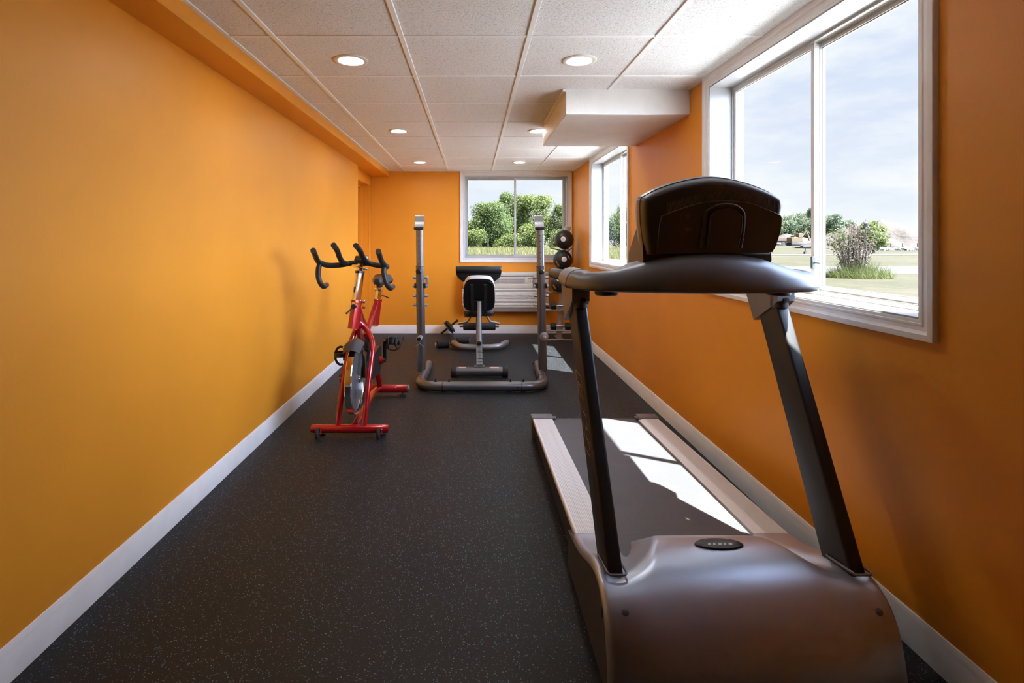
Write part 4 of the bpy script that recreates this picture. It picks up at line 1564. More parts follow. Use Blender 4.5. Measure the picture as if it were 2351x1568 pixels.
# ------------------------------------------------------------------ weight bench
bn_ = thing('weight_bench', (0.06, 5.6, 0), 'black padded weight bench with curl pad standing inside the squat rack', 'weight bench')
MB().tube([V(-0.158, 5.0, 0.050), V(0.282, 5.0, 0.050)], 0.043, 24).build('front_foot', 'gunmetal', bn_)
for x0, x1 in ((-0.207, -0.155), (0.279, 0.331)):
    MB().cyl(V(x0, 5.0, 0.050), V(x1, 5.0, 0.050), 0.049, 24, 0.005).build('foot_cap', 'black_rubber', bn_)
for x0, x1 in ((-0.135, -0.065), (0.16, 0.245)):
    lp = []
    sec = [(5.0 + 0.0438 * math.cos(a), 0.050 + 0.0438 * math.sin(a)) for a in [math.radians(96 + 26 * k / 4) for k in range(5)]]
    sec += [(5.0 + 0.0425 * math.cos(a), 0.050 + 0.0425 * math.sin(a)) for a in [math.radians(122 - 26 * k / 4) for k in range(5)]]
    MB().prism(sec, x0, x1, lambda u, v, d: V(d, u, v)).build('warning_sticker', 'sticker', bn_)
bm0, bm1 = V(0.062, 5.02, 0.085), V(0.064, 5.98, 0.425)
mb = MB().sweep([bm0, bm1], rrect(0.060, 0.060, 0.008, 2), up=(0, 0, 1))
mb.sweep([V(0.062, 4.99, 0.092), V(0.062, 5.05, 0.098)], rrect(0.10, 0.008, 0.002, 1), up=(0, 0, 1))
mb.build('main_beam', 'gunmetal_light', bn_)
for s in (0.05, 0.10, 0.22):
    c = bm0.lerp(bm1, s)
    MB().obox(c + V(0.006, -0.0, 0.0), (0.050, 0.007, 0.0625), Matrix.Rotation(math.atan2(0.34, 0.96), 3, 'X')).build('beam_band', 'black_plastic', bn_)
# support strut with knob, up to the back pad
k0 = V(0.064, 5.36, 0.215)
mb = MB().sweep([k0, V(0.066, 5.50, 0.655)], rrect(0.042, 0.042, 0.006, 2), up=(0, 1, 0))
mb.build('support_strut', 'gunmetal_light', bn_)
MB().box((0.014, 5.485, 0.650), (0.118, 5.51, 0.668), 0.003, 1).build('strut_plate', 'black_plastic', bn_)
MB().cyl(V(0.064, 5.345, 0.255), V(0.064, 5.318, 0.250), 0.022, 18, 0.006).cyl(V(0.064, 5.36, 0.255), V(0.064, 5.34, 0.254), 0.010, 12).build('adjuster_knob', 'black_plastic', bn_)
# back pad, reclined towards the camera
pb, pt_ = V(0.064, 5.655, 0.535), V(0.062, 5.262, 0.905)
pu = (pt_ - pb).normalized()
pn = V(0, pu.z, -pu.y)              # out of the sitting side
Ln = (pt_ - pb).length


def pad(loop2d, base, ux, uy, un, th, inset=0.012):
    """cushion: rounded slab over a 2-D outline"""
    c = V(sum(p[0] for p in loop2d) / len(loop2d), sum(p[1] for p in loop2d) / len(loop2d), 0)
    lps = []
    for k, (sc_, h) in enumerate(((0.0, 0.0), (-inset, 0.0), (-inset * 0.3, 0.10), (0.0, 0.3), (0.0, 0.7), (-inset * 0.35, 0.93), (-inset * 1.3, 1.0))):
        lp = []
        for a, b2 in loop2d:
            d = Vector((a - c.x, b2 - c.y))
            l = d.length
            d = d * ((l + sc_) / l)
            lp.append(base + ux * (c.x + d.x) + uy * (c.y + d.y) + un * (th * h))
        lps.append(lp)
    return lps[1:]


shape = [(p.x, p.z) for p in spline([V(a, 0, c) for a, c in [(-0.150, 0.06), (-0.165, 0.16), (-0.160, 0.34), (-0.148, Ln - 0.10), (-0.115, Ln - 0.02), (-0.05, Ln), (0.05, Ln), (0.115, Ln - 0.02),
         (0.148, Ln - 0.10), (0.160, 0.34), (0.165, 0.16), (0.150, 0.06), (0.10, 0.008), (0.0, 0.0), (-0.10, 0.008)]], 4, closed=True)]
MB().loft(pad(shape, pb + pn * 0.004, V(1, 0, 0), pu, pn, 0.055)).build('back_pad', 'vinyl_black', bn_, angle=50)
top_pts = [(a, b2) for a, b2 in shape if b2 > Ln * 0.62]
top_pts.sort(key=lambda q: math.atan2(q[1] - Ln * 0.5, -q[0]))
band = []
for h in (0.006, 0.013, 0.020, 0.042, 0.050):
    band.append([pb + V(a * 1.012, 0, 0) + pu * (Ln * 0.5 + (b2 - Ln * 0.5) * 1.008) + pn * h for a, b2 in top_pts])
inner = [[p.lerp(pb + pu * Ln * 0.5, 0.02) for p in r] for r in reversed(band)]
MB().grid(band + inner).build('pad_piping', 'vinyl_pale', bn_, angle=50)
c_s = [(a * 1.0, 0.004 + b2 * 0.950) for a, b2 in shape]
MB().loft([[pb + V(a, 0, 0) + pu * b2 + pn * 0.0055 for a, b2 in c_s], [pb + V(a, 0, 0) + pu * b2 - pn * 0.004 for a, b2 in c_s]]).build('pad_board', 'vinyl_black', bn_)
for x in (-0.075, 0.062):
    MB().sweep([pb + V(x + 0.006, 0, 0) - pn * 0.012 - pu * 0.02, pb + V(x, 0, 0) + pu * (Ln - 0.07) - pn * 0.012], rrect(0.034, 0.020, 0.003, 1), up=tuple(pn)).build('pad_rail', 'side_cover', bn_)
# seat pad beyond
sq = [(p.x, p.z) for p in spline([V(a, 0, c) for a, c in [(-0.15, 0.0), (-0.155, 0.15), (-0.13, 0.32), (0, 0.345), (0.13, 0.32), (0.155, 0.15), (0.15, 0.0), (0, -0.01)]], 4, closed=True)]
MB().loft(pad(sq, V(0.064, 5.70, 0.475), V(1, 0, 0), V(0, 1, 0), V(0, 0, 1), 0.055)).build('seat_pad', 'vinyl_black', bn_, angle=50)
mb = MB()
mb.sweep([bm1, V(0.064, 6.14, 0.40), V(0.064, 6.16, 0.06)], rrect(0.058, 0.058, 0.008, 2), up=(1, 0, 0))
mb.box((0.034, 5.72, 0.40), (0.094, 6.02, 0.476))
mb.build('rear_post', 'gunmetal', bn_)
MB().tube(spline([at(1041, 786, 6.36), at(1046, 790.5, 6.28), at(1058, 796, 6.18), at(1078, 797.5, 6.16), at(1101, 797.5, 6.16), at(1126, 797.5, 6.16), at(1146, 795, 6.19), at(1158, 790, 6.28), at(1164, 786, 6.36)], 5), 0.037, 20).build('rear_foot', 'gunmetal_light', bn_)
for p, q in ((at(1041, 786, 6.36), at(1046, 790.5, 6.28)), (at(1164, 786, 6.36), at(1158, 790, 6.28))):
    d = (p - q).normalized()
    MB().cyl(p - d * 0.012, p + d * 0.012, 0.0395, 20, 0.003).build('foot_cap', 'black_rubber', bn_)
# leg roller with curl handles
MB().cyl(V(-0.118, 6.33, 0.262), V(0.270, 6.33, 0.262), 0.046, 22, 0.012).build('leg_roller', 'black_foam', bn_)
MB().cyl(V(-0.16, 6.33, 0.262), V(0.31, 6.33, 0.262), 0.012, 12).sweep([V(0.064, 6.17, 0.42), V(0.064, 6.33, 0.262)], rrect(0.045, 0.045, 0.006, 1), up=(1, 0, 0)).build('roller_arm', 'gunmetal', bn_)
mb = MB()
mb.tube(spline([at(1082, 720, 6.1), at(1079, 729, 6.12), at(1073, 737, 6.15), at(1064, 741, 6.15), at(1052, 742.5, 6.15)], 5), 0.012, 12)
mb.build('curl_handle', 'steel_grey', bn_)
mb = MB()
mb.tube(spline([at(1115, 720, 6.1), at(1120, 730, 6.12), at(1126, 738, 6.15), at(1135, 740, 6.15), at(1147, 743, 6.15)], 5), 0.012, 12)
mb.build('curl_handle', 'steel_grey', bn_)
MB().cyl(at(1066, 726, 5.9), at(1098, 726, 5.9), 0.0125, 14, 0.002).build('side_stub', 'gunmetal_light', bn_)
# preacher curl pad
cb = V(0.064, 6.02, 0.823)
cu = V(0, -0.22, 0.97).normalized()
cn = V(0, -0.97, -0.22).normalized()
cs = [(p.x, p.z) for p in spline([V(a, 0, c) for a, c in [(-0.252, 0.17), (-0.258, 0.12), (-0.235, 0.06), (-0.175, 0.012), (-0.14, 0.0), (0.0, 0.0), (0.14, 0.0), (0.175, 0.012), (0.235, 0.06), (0.258, 0.12), (0.252, 0.17), (0.24, 0.185), (0, 0.188), (-0.24, 0.185)]], 4, closed=True)]
MB().loft(pad(cs, cb, V(1, 0, 0), cu, cn, 0.055)).build('curl_pad', 'vinyl_black', bn_, angle=50)
tp = cb + cu * 0.155 + cn * 0.040
MB().cyl(tp - V(0.258, 0, 0), tp + V(0.258, 0, 0), 0.042, 26, 0.014).build('curl_pad_roll', 'vinyl_black', bn_, angle=50)
MB().obox(cb + cu * 0.055 + cn * 0.060, (0.20, 0.006, 0.055), None, 0.002, 1).build('pad_plate', 'side_cover', bn_)
MB().sweep([V(0.064, 6.10, 0.40), V(0.064, 6.04, 0.90)], rrect(0.045, 0.045, 0.006, 1), up=(0, 1, 0)).build('curl_post', 'gunmetal', bn_)

# loose foam roller bar lying behind the bench
fr2 = thing('foam_roller_bar', (-0.27, 6.45, 0), 'small metal bar with two black foam rollers lying left of the bench', 'foam roller bar')
ra, rb = V(-0.365, 6.36, 0.042), V(-0.13, 6.60, 0.042)
da = V(1, 0.25, 0).normalized()
MB().cyl(ra - da * 0.072, ra + da * 0.072, 0.042, 22, 0.008).build('foam_roller', 'black_foam', fr2)
MB().cyl(rb - da * 0.076, rb + da * 0.076, 0.042, 22, 0.008).build('foam_roller', 'black_foam', fr2)
mb = MB()
mb.tube(spline([ra - da * 0.09, ra + da * 0.09, ra + da * 0.13 + V(0, 0.02, 0), rb - da * 0.11, rb + da * 0.09], 6), 0.011, 12)
mb.cyl(ra - da * 0.094, ra - da * 0.088, 0.026, 16)
mb.build('roller_bar', 'steel_grey', fr2)

# ab wheel leaning by the baseboard
aw = thing('ab_wheel', (-0.32, 7.2, 0), 'black ab wheel with its handle tipped up by the far baseboard', 'ab wheel')
ac_ = V(-0.322, 7.215, 0.112)
ang = math.radians(39)
axd = V(math.cos(ang), 0, math.sin(ang))
mtw = Matrix.Translation(ac_) @ axd.to_track_quat('Z', 'Y').to_matrix().to_4x4()
for h in (-0.016, 0.016):
    m2 = mtw @ Matrix.Translation(V(0, 0, h))
    MB().lathe([(0.0004, -0.006), (0.06, -0.006), (0.086, -0.010), (0.094, -0.008), (0.096, 0.0), (0.094, 0.008), (0.086, 0.010), (0.06, 0.006), (0.0004, 0.006)], m2, 40).build('wheel', 'black_rubber', aw)
MB().cyl(ac_ - axd * 0.145, ac_ + axd * 0.145, 0.0095, 14).build('axle', 'side_cover', aw)
for sg in (-1, 1):
    MB().cyl(ac_ + axd * sg * 0.045, ac_ + axd * sg * 0.148, 0.0145, 16, 0.003).build('handle', 'black_foam', aw)

# ------------------------------------------------------------------ corner weight tower, medicine balls, dumbbells
tw = thing('storage_tower', (1.16, 7.02, 0), 'grey leaning corner rack holding black exercise balls and dumbbells', 'storage rack')
P0, P1 = V(1.140, 6.99, 0.012), V(1.292, 7.20, 1.482)
MB().sweep([P0, P1], rrect(0.074, 0.045, 0.006, 2), up=(0, 1, 0)).build('leaning_post', 'steel_grey', tw)
MB().sweep([P1 + V(0, 0, -0.05), P1 + V(0.0005, 0, 0.003)], rrect(0.080, 0.052, 0.008, 2), up=(0, 1, 0)).build('post_cap', 'steel_grey', tw)
mb = MB()
mb.box((0.93, 6.80, 0.0), (1.38, 6.835, 0.016), 0.003, 1)
mb.box((1.10, 6.80, 0.0), (1.18, 7.12, 0.014), 0.003, 1)
mb.build('floor_plate', 'steel_grey', tw)
for s in (0.06, 0.17, 0.40, 0.55):
    c = P0.lerp(P1, s)
    MB().cyl(c + V(0.0, -0.030, 0), c + V(0, -0.020, 0), 0.008, 10).build('post_bolt', 'chrome_soft', tw)


def arms(zc, xs, y0, r=0.010, name='holder_arm', drop=0.02):
    c = P0.lerp(P1, (zc - P0.z) / (P1.z - P0.z))
    for dx in xs:
        MB().tube([c + V(0.0, -0.015, 0.0), V(c.x + dx * 0.45, lerp(c.y, y0, 0.4), zc - drop * 0.5), V(c.x + dx, y0, zc - drop * 0.2)], r, 10).build(name, 'steel_grey', tw)


BALLS = [(V(1.200, 6.94, 1.306), 0.126), (V(1.178, 6.92, 1.040), 0.126), (V(1.128, 6.88, 0.738), 0.122)]
for c, r in BALLS:
    zc = c.z - r - 0.004
    pc_ = P0.lerp(P1, (zc - P0.z) / (P1.z - P0.z))
    for dx in (-0.20, 0.10):
        MB().tube([pc_ + V(0, -0.02, -0.012), V(lerp(pc_.x, c.x, 0.5) + dx * 0.3, lerp(pc_.y, c.y, 0.6), zc - 0.016), V(c.x + dx, c.y - 0.10, zc + 0.024)], 0.0095, 10).build('ball_arm', 'steel_grey', tw)
for zc, y0 in ((0.392, 6.80), (0.125, 6.80)):
    pc_ = P0.lerp(P1, (zc - P0.z) / (P1.z - P0.z))
    MB().tube([V(0.955, y0 + 0.03, zc), V(1.36, y0 + 0.03, zc)], 0.0085, 10).build('dumbbell_arm', 'steel_grey', tw)
    MB().tube([V(0.955, y0 + 0.10, zc - 0.004), V(1.36, y0 + 0.10, zc - 0.004)], 0.0085, 10).build('dumbbell_arm', 'steel_grey', tw)
    MB().tube([V(pc_.x, y0 + 0.02, zc - 0.010), V(pc_.x, pc_.y, zc - 0.012)], 0.012, 10).build('arm_bracket', 'steel_grey', tw)


def cut_ball(c, r, slots):
    """rubber ball; slots are hand holes cut right through near its rim"""
    base = MB().ball(c, r, 48, 28)
    ob = base.build('exercise_ball', 'vinyl_black', None, angle=40)
    if slots:
        tool = MB()
        for a in slots:
            d = V(math.cos(a), 0, math.sin(a))
            t_ = V(-math.sin(a), 0, math.cos(a))
            m_ = c + d * r * 0.66
            tool.sweep([m_ - V(0, r * 1.2, 0), m_ + V(0, r * 1.2, 0)], [(0.020 * math.cos(q) * d.x + 0.048 * math.sin(q) * t_.x, 0.020 * math.cos(q) * d.z + 0.048 * math.sin(q) * t_.z) for q in [2 * math.pi * k / 20 for k in range(20)]], up=(0, 0, 1))
        to = tool.build('cutter', 'vinyl_black')
        md = ob.modifiers.new('cut', 'BOOLEAN')
        md.operation = 'DIFFERENCE'
        md.object = to
        md.solver = 'EXACT'
        bpy.context.view_layer.update()
        dg = bpy.context.evaluated_depsgraph_get()
        me = bpy.data.meshes.new_from_object(ob.evaluated_get(dg))
        ob.modifiers.clear()
        ob.data = me
        bpy.data.objects.remove(to, do_unlink=True)
    return ob


labs = ['smooth black exercise ball on the top tier of the corner rack', 'black exercise ball with two hand holes on the second tier of the corner rack',
        'lower black exercise ball partly behind the treadmill handrail grip']
for k, (c, r) in enumerate(BALLS):
    ob = cut_ball(c, r, [] if k == 0 else [math.radians(35), math.radians(215)])
    tag(ob, labs[k], 'exercise ball', 'exercise balls on the corner rack')
    off = (V(-0.034, 0, 0.006), V(-0.002, 0, 0.012), V(-0.02, 0, 0.06))[k]
    n_dir = (V(off.x, -math.sqrt(r * r - off.x ** 2 - off.z ** 2), off.z)).normalized()
    mt = Matrix.Translation(c + n_dir * (r - 0.0032)) @ n_dir.to_track_quat('Z', 'Y').to_matrix().to_4x4()
    ob_ = MB().lathe([(0.034, 0.0), (0.033, 0.0022), (0.026, 0.0048), (0.0004, 0.0062)], mt, 28)
    bd_ = ob_.build('weight_badge', 'badge_white', ob)
    mb = MB()
    for (a, b2, w_, h_) in ((-0.008, 0.006, 0.007, 0.008), (0.008, 0.006, 0.007, 0.008), (0, -0.002, 0.004, 0.012), (-0.009, -0.010, 0.006, 0.005), (0.009, -0.010, 0.006, 0.005)):
        mb.box((a - w_ / 2, b2 - h_ / 2, 0.0058), (a + w_ / 2, b2 + h_ / 2, 0.0068), mat=mt)
    mb.build('badge_print', 'ac_grey', bd_)


def dumbbell(c, lab):
    d = thing('dumbbell', c, lab, 'dumbbell', 'dumbbells on the corner rack')
    hexp = [(0.050 * math.cos(math.radians(a)), 0.050 * math.sin(math.radians(a))) for a in range(0, 360, 60)]
    for sx in (-1, 1):
        lps = []
        for h, k in ((0.058, 0.82), (0.066, 1.0), (0.122, 1.0), (0.130, 0.82)):
            lps.append([c + V(sx * h, a * k, b2 * k) for a, b2 in hexp])
        MB().loft(lps).build('weight_head', 'black_rubber', d, angle=25)
    MB().tube([c + V(x, 0, 0) for x in (-0.07, -0.05, -0.02, 0.02, 0.05, 0.07)], [0.013, 0.014, 0.0165, 0.0165, 0.014, 0.013], 18).build('grip_bar', 'chrome_soft', d)


dumbbell(V(1.140, 6.865, 0.392 + 0.052), 'hex dumbbell on the upper dumbbell tier of the corner rack')
dumbbell(V(1.140, 6.865, 0.125 + 0.052), 'hex dumbbell on the lowest tier of the corner rack, near the floor')

# ------------------------------------------------------------------ outdoors
rng = random.Random(11)
gr = MB()
N_ = 60
xs_ = [-260 + 560 * i / N_ for i in range(N_ + 1)]
rowsg = []
for j in range(N_ + 1):
    y = -60 + 460 * j / N_
    rowsg.append([V(x, y, -0.08 + 0.0) for x in xs_])
o = gr.grid(rowsg).build('ground', 'lawn')
o['kind'] = 'structure'
struct(MB().box((3.5, -12, -0.07), (7.6, 12.0, -0.045)), 'bounce_slab', 'concrete')  # unseen pale slab, added to bounce sunlight through the windows onto the ceiling
# gravel road beyond the lawn and a bare strip further off
mb = MB()
mb.grid([[V(x, 23.5 + (44 - x) * -0.05 + 0.6 * math.sin(x * 0.2), -0.077) for x in range(12, 130, 4)], [V(x, 30 + (44 - x) * -0.05 + 0.6 * math.sin(x * 0.2 + 1), -0.077) for x in range(12, 130, 4)]])
struct(mb, 'road', 'gravel')
mb = MB()
mb.grid([[V(x, 50 + 0.7 * math.sin(x * 0.15), -0.062) for x in range(26, 160, 4)], [V(x, 54 + 0.7 * math.sin(x * 0.15 + 1), -0.062) for x in range(26, 160, 4)]])
struct(mb, 'dirt_track', 'gravel')


def leaf_cloud(mbd, blobs, n, size, r_):
    """n leaf sprays scattered through ellipsoids (centre, radii)"""
    vol = [b[1][0] * b[1][1] * b[1][2] for b in blobs]
    tot = sum(v ** 0.67 for v in vol)
    for (c, rad), vv in zip(blobs, vol):
        k = int(n * vv ** 0.67 / tot)
        for _ in range(k):
            while True:
                d = Vector((r_.uniform(-1, 1), r_.uniform(-1, 1), r_.uniform(-1, 1)))
                if 0.05 < d.length < 1:
                    break
            rr = d.length
            d = d.normalized() * (rr ** 0.42) * (1 + 0.26 * r_.uniform(-1, 1))
            p = Vector(c) + Vector((d.x * rad[0], d.y * rad[1], d.z * rad[2]))
            s_ = size * r_.uniform(0.6, 1.35)
            nrm = (d + Vector((r_.uniform(-1, 1), r_.uniform(-1, 1), r_.uniform(-0.6, 1))) * 0.9).normalized()
            a = nrm.orthogonal().normalized()
            b2 = nrm.cross(a)
            th = r_.uniform(0, 6.28)
            a, b2 = a * math.cos(th) + b2 * math.sin(th), b2 * math.cos(th) - a * math.sin(th)
            mbd.add([p - a * s_ * 0.5, p + b2 * s_ * 0.32 + nrm * s_ * 0.08, p + a * s_ * 0.5, p - b2 * s_ * 0.32 + nrm * s_ * 0.08], [(0, 1, 2, 3)])


def tree(x, y, h, wd, label, leaf, n, seed, group, low=0.05, size=0.17, nb=16, peak=0.5):
    r_ = random.Random(seed)
    t_ = thing('tree', (x, y, -0.08), label, 'tree', group)
    tr_ = MB()
    tr_.tube([V(x, y, -0.1), V(x + 0.05, y, h * 0.25), V(x - 0.08, y, h * 0.6)], [0.035 * h, 0.026 * h, 0.012 * h], 8)
    for k in range(5):
        a = k * 1.3
        tr_.tube([V(x, y, h * (0.2 + 0.07 * k)), V(x + math.cos(a) * wd * 0.3, y + math.sin(a) * wd * 0.3, h * (0.45 + 0.07 * k))], [0.013 * h, 0.005 * h], 6)
    tr_.build('trunk', 'bark', t_)
    blobs = [(V(x, y, h * (low + peak) * 0.9), (wd * 0.36, wd * 0.36, h * 0.36))]
    for k in range(int(nb * 1.8)):
        zf = r_.uniform(low + 0.10, 0.90)
        spread = math.sin(math.pi * min(1, max(0.12, (zf - low + 0.16) / (1.22 - low)))) ** 0.8
        a = r_.uniform(0, 6.28)
        q = wd * 0.36 * spread * math.sqrt(r_.uniform(0.25, 1))
        br = wd * r_.uniform(0.09, 0.19)
        blobs.append((V(x + math.cos(a) * q, y + math.sin(a) * q, h * zf - br * 0.25), (br, br, br * 0.8)))
    mb = MB()
    leaf_cloud(mb, blobs, n, size, r_)
    mb.build('crown', leaf, t_, fix=False)
    return t_


GT = 'trees seen through the far window'
tree(-2.6, 64, 4.7, 6.0, 'low dark tree at the left edge of the far window view', 'leaf_deep', 14196, 1, GT)
tree(2.0, 58, 5.9, 6.0, 'broad rounded green tree left of the far window mullion', 'leaf_green', 26208, 2, GT, nb=22)
tree(4.9, 66, 8.1, 5.0, 'tallest pale green tree behind the far window mullion', 'leaf_green', 22932, 3, GT, nb=22)
tree(7.7, 64, 7.6, 5.2, 'tall tree rising behind the right rack upright through the far window', 'leaf_lime', 22932, 4, GT, nb=22)
tree(10.9, 63, 6.0, 5.2, 'mid height tree at the right of the far window view', 'leaf_green', 19656, 5, GT, nb=20)
tree(14.6, 62, 5.2, 5.0, 'lower grey green tree at the right edge of the far window view', 'leaf_deep', 17472, 6, GT, nb=18)
tree(18.6, 62, 6.6, 5.6, 'green tree glimpsed through the second window on the right wall', 'leaf_green', 14196, 7, GT, nb=18)
GB = 'low bushes in front of the far trees'
for k, (x, y, h, wd, lf, lab) in enumerate(((0.2, 55, 2.6, 2.6, 'leaf_lime', 'light green bush at the left foot of the far trees'), (3.6, 54, 2.3, 3.4, 'leaf_lime', 'low yellow green bush left of the mullion below the far trees'),
                                           (6.0, 54, 3.6, 2.6, 'leaf_lime', 'bright lime bush just right of the far window mullion'), (9.4, 55, 2.7, 3.0, 'leaf_lime', 'light bush below the far trees beside the right rack upright'),
                                           (-2.2, 56, 2.0, 2.4, 'leaf_green', 'small dark bush at far left below the far trees'))):
    r_ = random.Random(40 + k)
    mb = MB()
    blobs = [(V(x + r_.uniform(-1, 1) * wd * 0.3, y + r_.uniform(-0.6, 0.6), h * r_.uniform(0.3, 0.72)), (wd * 0.26, wd * 0.26, h * 0.26)) for _ in range(9)]
    leaf_cloud(mb, blobs, 5200, 0.15, r_)
    tag(mb.build('bush', lf, None, fix=False), lab, 'bush', GB)
# tall meadow grass under the far trees
mb = MB()
for _ in range(30000):
    y = 12 + 42 * rng.random() ** 1.25
    x = rng.uniform(-0.055, 0.30) * y + rng.uniform(-0.5, 0.5)
    h = rng.uniform(0.48, 0.80)
    wd = rng.uniform(0.010, 0.024) * (0.6 + y / 30)
    lx, ly = rng.uniform(-0.22, 0.22), rng.uniform(-0.22, 0.22)
    a = rng.uniform(0, 3.14)
    dx, dy = math.cos(a) * wd, math.sin(a) * wd
    mb.add([V(x - dx, y - dy, -0.08), V(x + dx, y + dy, -0.08), V(x + lx * 0.4 + dx * 0.9, y + ly * 0.4 + dy * 0.9, h * 0.6), V(x + lx, y + ly, h), V(x + lx * 0.4 - dx * 0.9, y + ly * 0.4 - dy * 0.9, h * 0.6)], [(0, 1, 2, 3, 4)])
o = mb.build('meadow_grass', 'grass_blade', None, fix=False)
tag(o, 'tall pale meadow grass outside the far window', 'grass', kind='stuff')
o = MB().cyl(V(1.36, 48, -0.1), V(1.36, 48, 1.5), 0.05, 10)
tag(o.build('marker_post', 'truck_white'), 'thin pale post at the edge of the far meadow', 'post')

# shrub with sparse plum leaves in front of the big window
sx, sy = 14.25, 19.7
sh = thing('shrub', (sx, sy, -0.08), 'sparse plum leaved shrub on the lawn outside the big window', 'shrub')
r_ = random.Random(5)
st_ = MB()
lv = MB()
for k in range(34):
    a = r_.uniform(0, 6.28)
    rad = r_.uniform(0.02, 0.72)
    bx, by = sx + math.cos(a) * rad * 0.45, sy + math.sin(a) * rad * 0.45
    tx, ty = sx + math.cos(a) * rad * 1.25, sy + math.sin(a) * rad * 1.1
    hh = r_.uniform(1.35, 2.12) * (1 - 0.22 * rad)
    pts = [V(bx, by, -0.08), V(lerp(bx, tx, 0.4), lerp(by, ty, 0.4), hh * 0.5), V(tx, ty, hh)]
    st_.tube(pts, [0.014, 0.010, 0.003], 5)
    for q in range(58):
        s = r_.uniform(0.22, 1.0)
        p = pts[0].lerp(pts[1], s * 2) if s < 0.5 else pts[1].lerp(pts[2], s * 2 - 1)
        leaf_cloud(lv, [(p, (0.13, 0.13, 0.11))], 1, 0.072, r_)
for x in (14.02, 14.2, 14.45):
    st_.tube([V(x, sy, -0.08), V(x + 0.03, sy, 1.5)], [0.035, 0.018], 6)
st_.build('stems', 'bark', sh)
lv.build('foliage', 'leaf_plum', sh, fix=False)
lv2 = MB()
leaf_cloud(lv2, [(V(sx + 0.75, sy + 0.2, 1.55), (0.36, 0.3, 0.34)), (V(sx - 0.55, sy + 0.2, 1.35), (0.3, 0.3, 0.4)), (V(sx - 0.1, sy + 0.2, 1.2), (0.3, 0.3, 0.4))], 520, 0.085, r_)
lv2.build('green_foliage', 'leaf_green', sh, fix=False)
mb = MB()
for _ in range(2100):
    a = r_.uniform(0, 6.28)
    q = r_.random() ** 0.75
    x, y = sx + 0.08 + math.cos(a) * q * 1.12, sy - 0.1 + math.sin(a) * q * 0.9
    h = r_.uniform(0.22, 0.80) * (1.1 - 0.72 * q)
    lx, ly = r_.uniform(-0.30, 0.30) + math.cos(a) * 0.12, r_.uniform(-0.3, 0.3)
    a2 = r_.uniform(0, 3.14)
    wd = 0.009
    dx, dy = math.cos(a2) * wd, math.sin(a2) * wd
    mb.add([V(x - dx, y - dy, -0.08), V(x + dx, y + dy, -0.08), V(x + lx, y + ly, h)], [(0, 1, 2)])
o = mb.build('grass_tuft', 'grass_tuft', None, fix=False)
tag(o, 'clump of tall bright green grass round the foot of the shrub', 'grass', kind='stuff')
# lamp post behind the shrub
lx_, ly_ = 26.1, 35.0
lpst = thing('lamp_post', (lx_, ly_, -0.08), 'short dark lamp post behind the shrub outside the big window', 'lamp post')
MB().cyl(V(lx_, ly_, -0.08), V(lx_, ly_, 2.15), 0.055, 10).build('post', 'post_dark', lpst)
MB().lathe([(0.05, 2.13), (0.15, 2.2), (0.17, 2.42), (0.21, 2.44), (0.03, 2.58), (0.012, 2.70), (0.0005, 2.72)], Matrix.Translation(V(lx_, ly_, 0)), 12).build('lantern', 'post_dark', lpst)


def mound(name, cx_, cy_, rx, ry, h, label, seed, peaks):
    r_ = random.Random(seed)
    rows_ = []
    n = 56
    for j in range(n + 1):
        row = []
        for i in range(n + 1):
            u, v = -1 + 2 * i / n, -1 + 2 * j / n
            z = 0
            for (a, b2, w_, k) in peaks:
                d = math.hypot((u - a) / w_, (v - b2) / w_)
                z = max(z, k * (max(0, 1 - d) ** 1.1))
            z += 0.035 * math.sin(13 * u + 5 * v) * (z > 0.02) + 0.02 * math.sin(29 * u - 17 * v) * (z > 0.02)
            row.append(V(cx_ + u * rx, cy_ + v * ry, -0.1 + h * z))
        rows_.append(row)
    o = MB().grid(rows_).build(name, 'dirt', None, angle=80)
    return tag(o, label, 'dirt mound')


mound('dirt_mound', 76.5, 96, 15, 15, 5.6, 'large pale dirt mound outside at the right edge of the big window', 3, [(-0.13, 0, 0.95, 0.98), (0.5, 0.1, 0.7, 0.62), (-0.35, -0.3, 0.5, 0.28)])
mound('dirt_mound', 92, 124, 14, 12, 6.1, 'smaller dirt mound behind the shrub, left of the large one', 4, [(-0.1, 0, 0.9, 0.95)])
mound('dirt_mound', 98, 175, 22, 12, 4.6, 'long low dirt and rubble heap behind the parked truck', 8, [(-0.3, 0, 0.8, 0.8), (0.3, 0, 0.7, 0.85), (0.0, 0, 0.7, 0.7)])
# fence stakes below the large mound
for k, px in enumerate((2045, 2072, 2106)):
    p = at(px, 570, 78)
    o = MB().cyl(V(p.x, 78, -0.1), V(p.x, 78, 0.95), 0.05, 6)
    tag(o.build('fence_stake', 'stake_wood'), ('thin fence stake below the large mound, nearest the shrub', 'middle thin fence stake below the large mound', 'thin fence stake below the large mound, beside the window casing')[k], 'fence stake', 'fence stakes below the mound')
# rubble piles near them
for k, (px, Y, wd, hh) in enumerate(((2025, 76, 2.4, 0.9), (2092, 76, 4.2, 1.0))):
    r_ = random.Random(60 + k)
    p = at(px, 570, Y)
    mb = MB()
    for _ in range(60):
        mb.obox(V(p.x + r_.uniform(-0.5, 0.5) * wd, Y + r_.uniform(-0.8, 0.8), r_.uniform(-0.05, hh * 0.30)), (r_.uniform(0.2, 0.55), r_.uniform(0.2, 0.5), r_.uniform(0.1, 0.3)),
                Matrix.Rotation(r_.uniform(0, 3), 3, 'Z') @ Matrix.Rotation(r_.uniform(-0.5, 0.5), 3, 'X'))
    o = mb.build('rubble_heap', 'rubble')
    tag(o, ('small pale rubble heap at the foot of the large mound, near the shrub', 'wider rubble heap at the foot of the large mound')[k], 'rubble heap', kind='stuff')

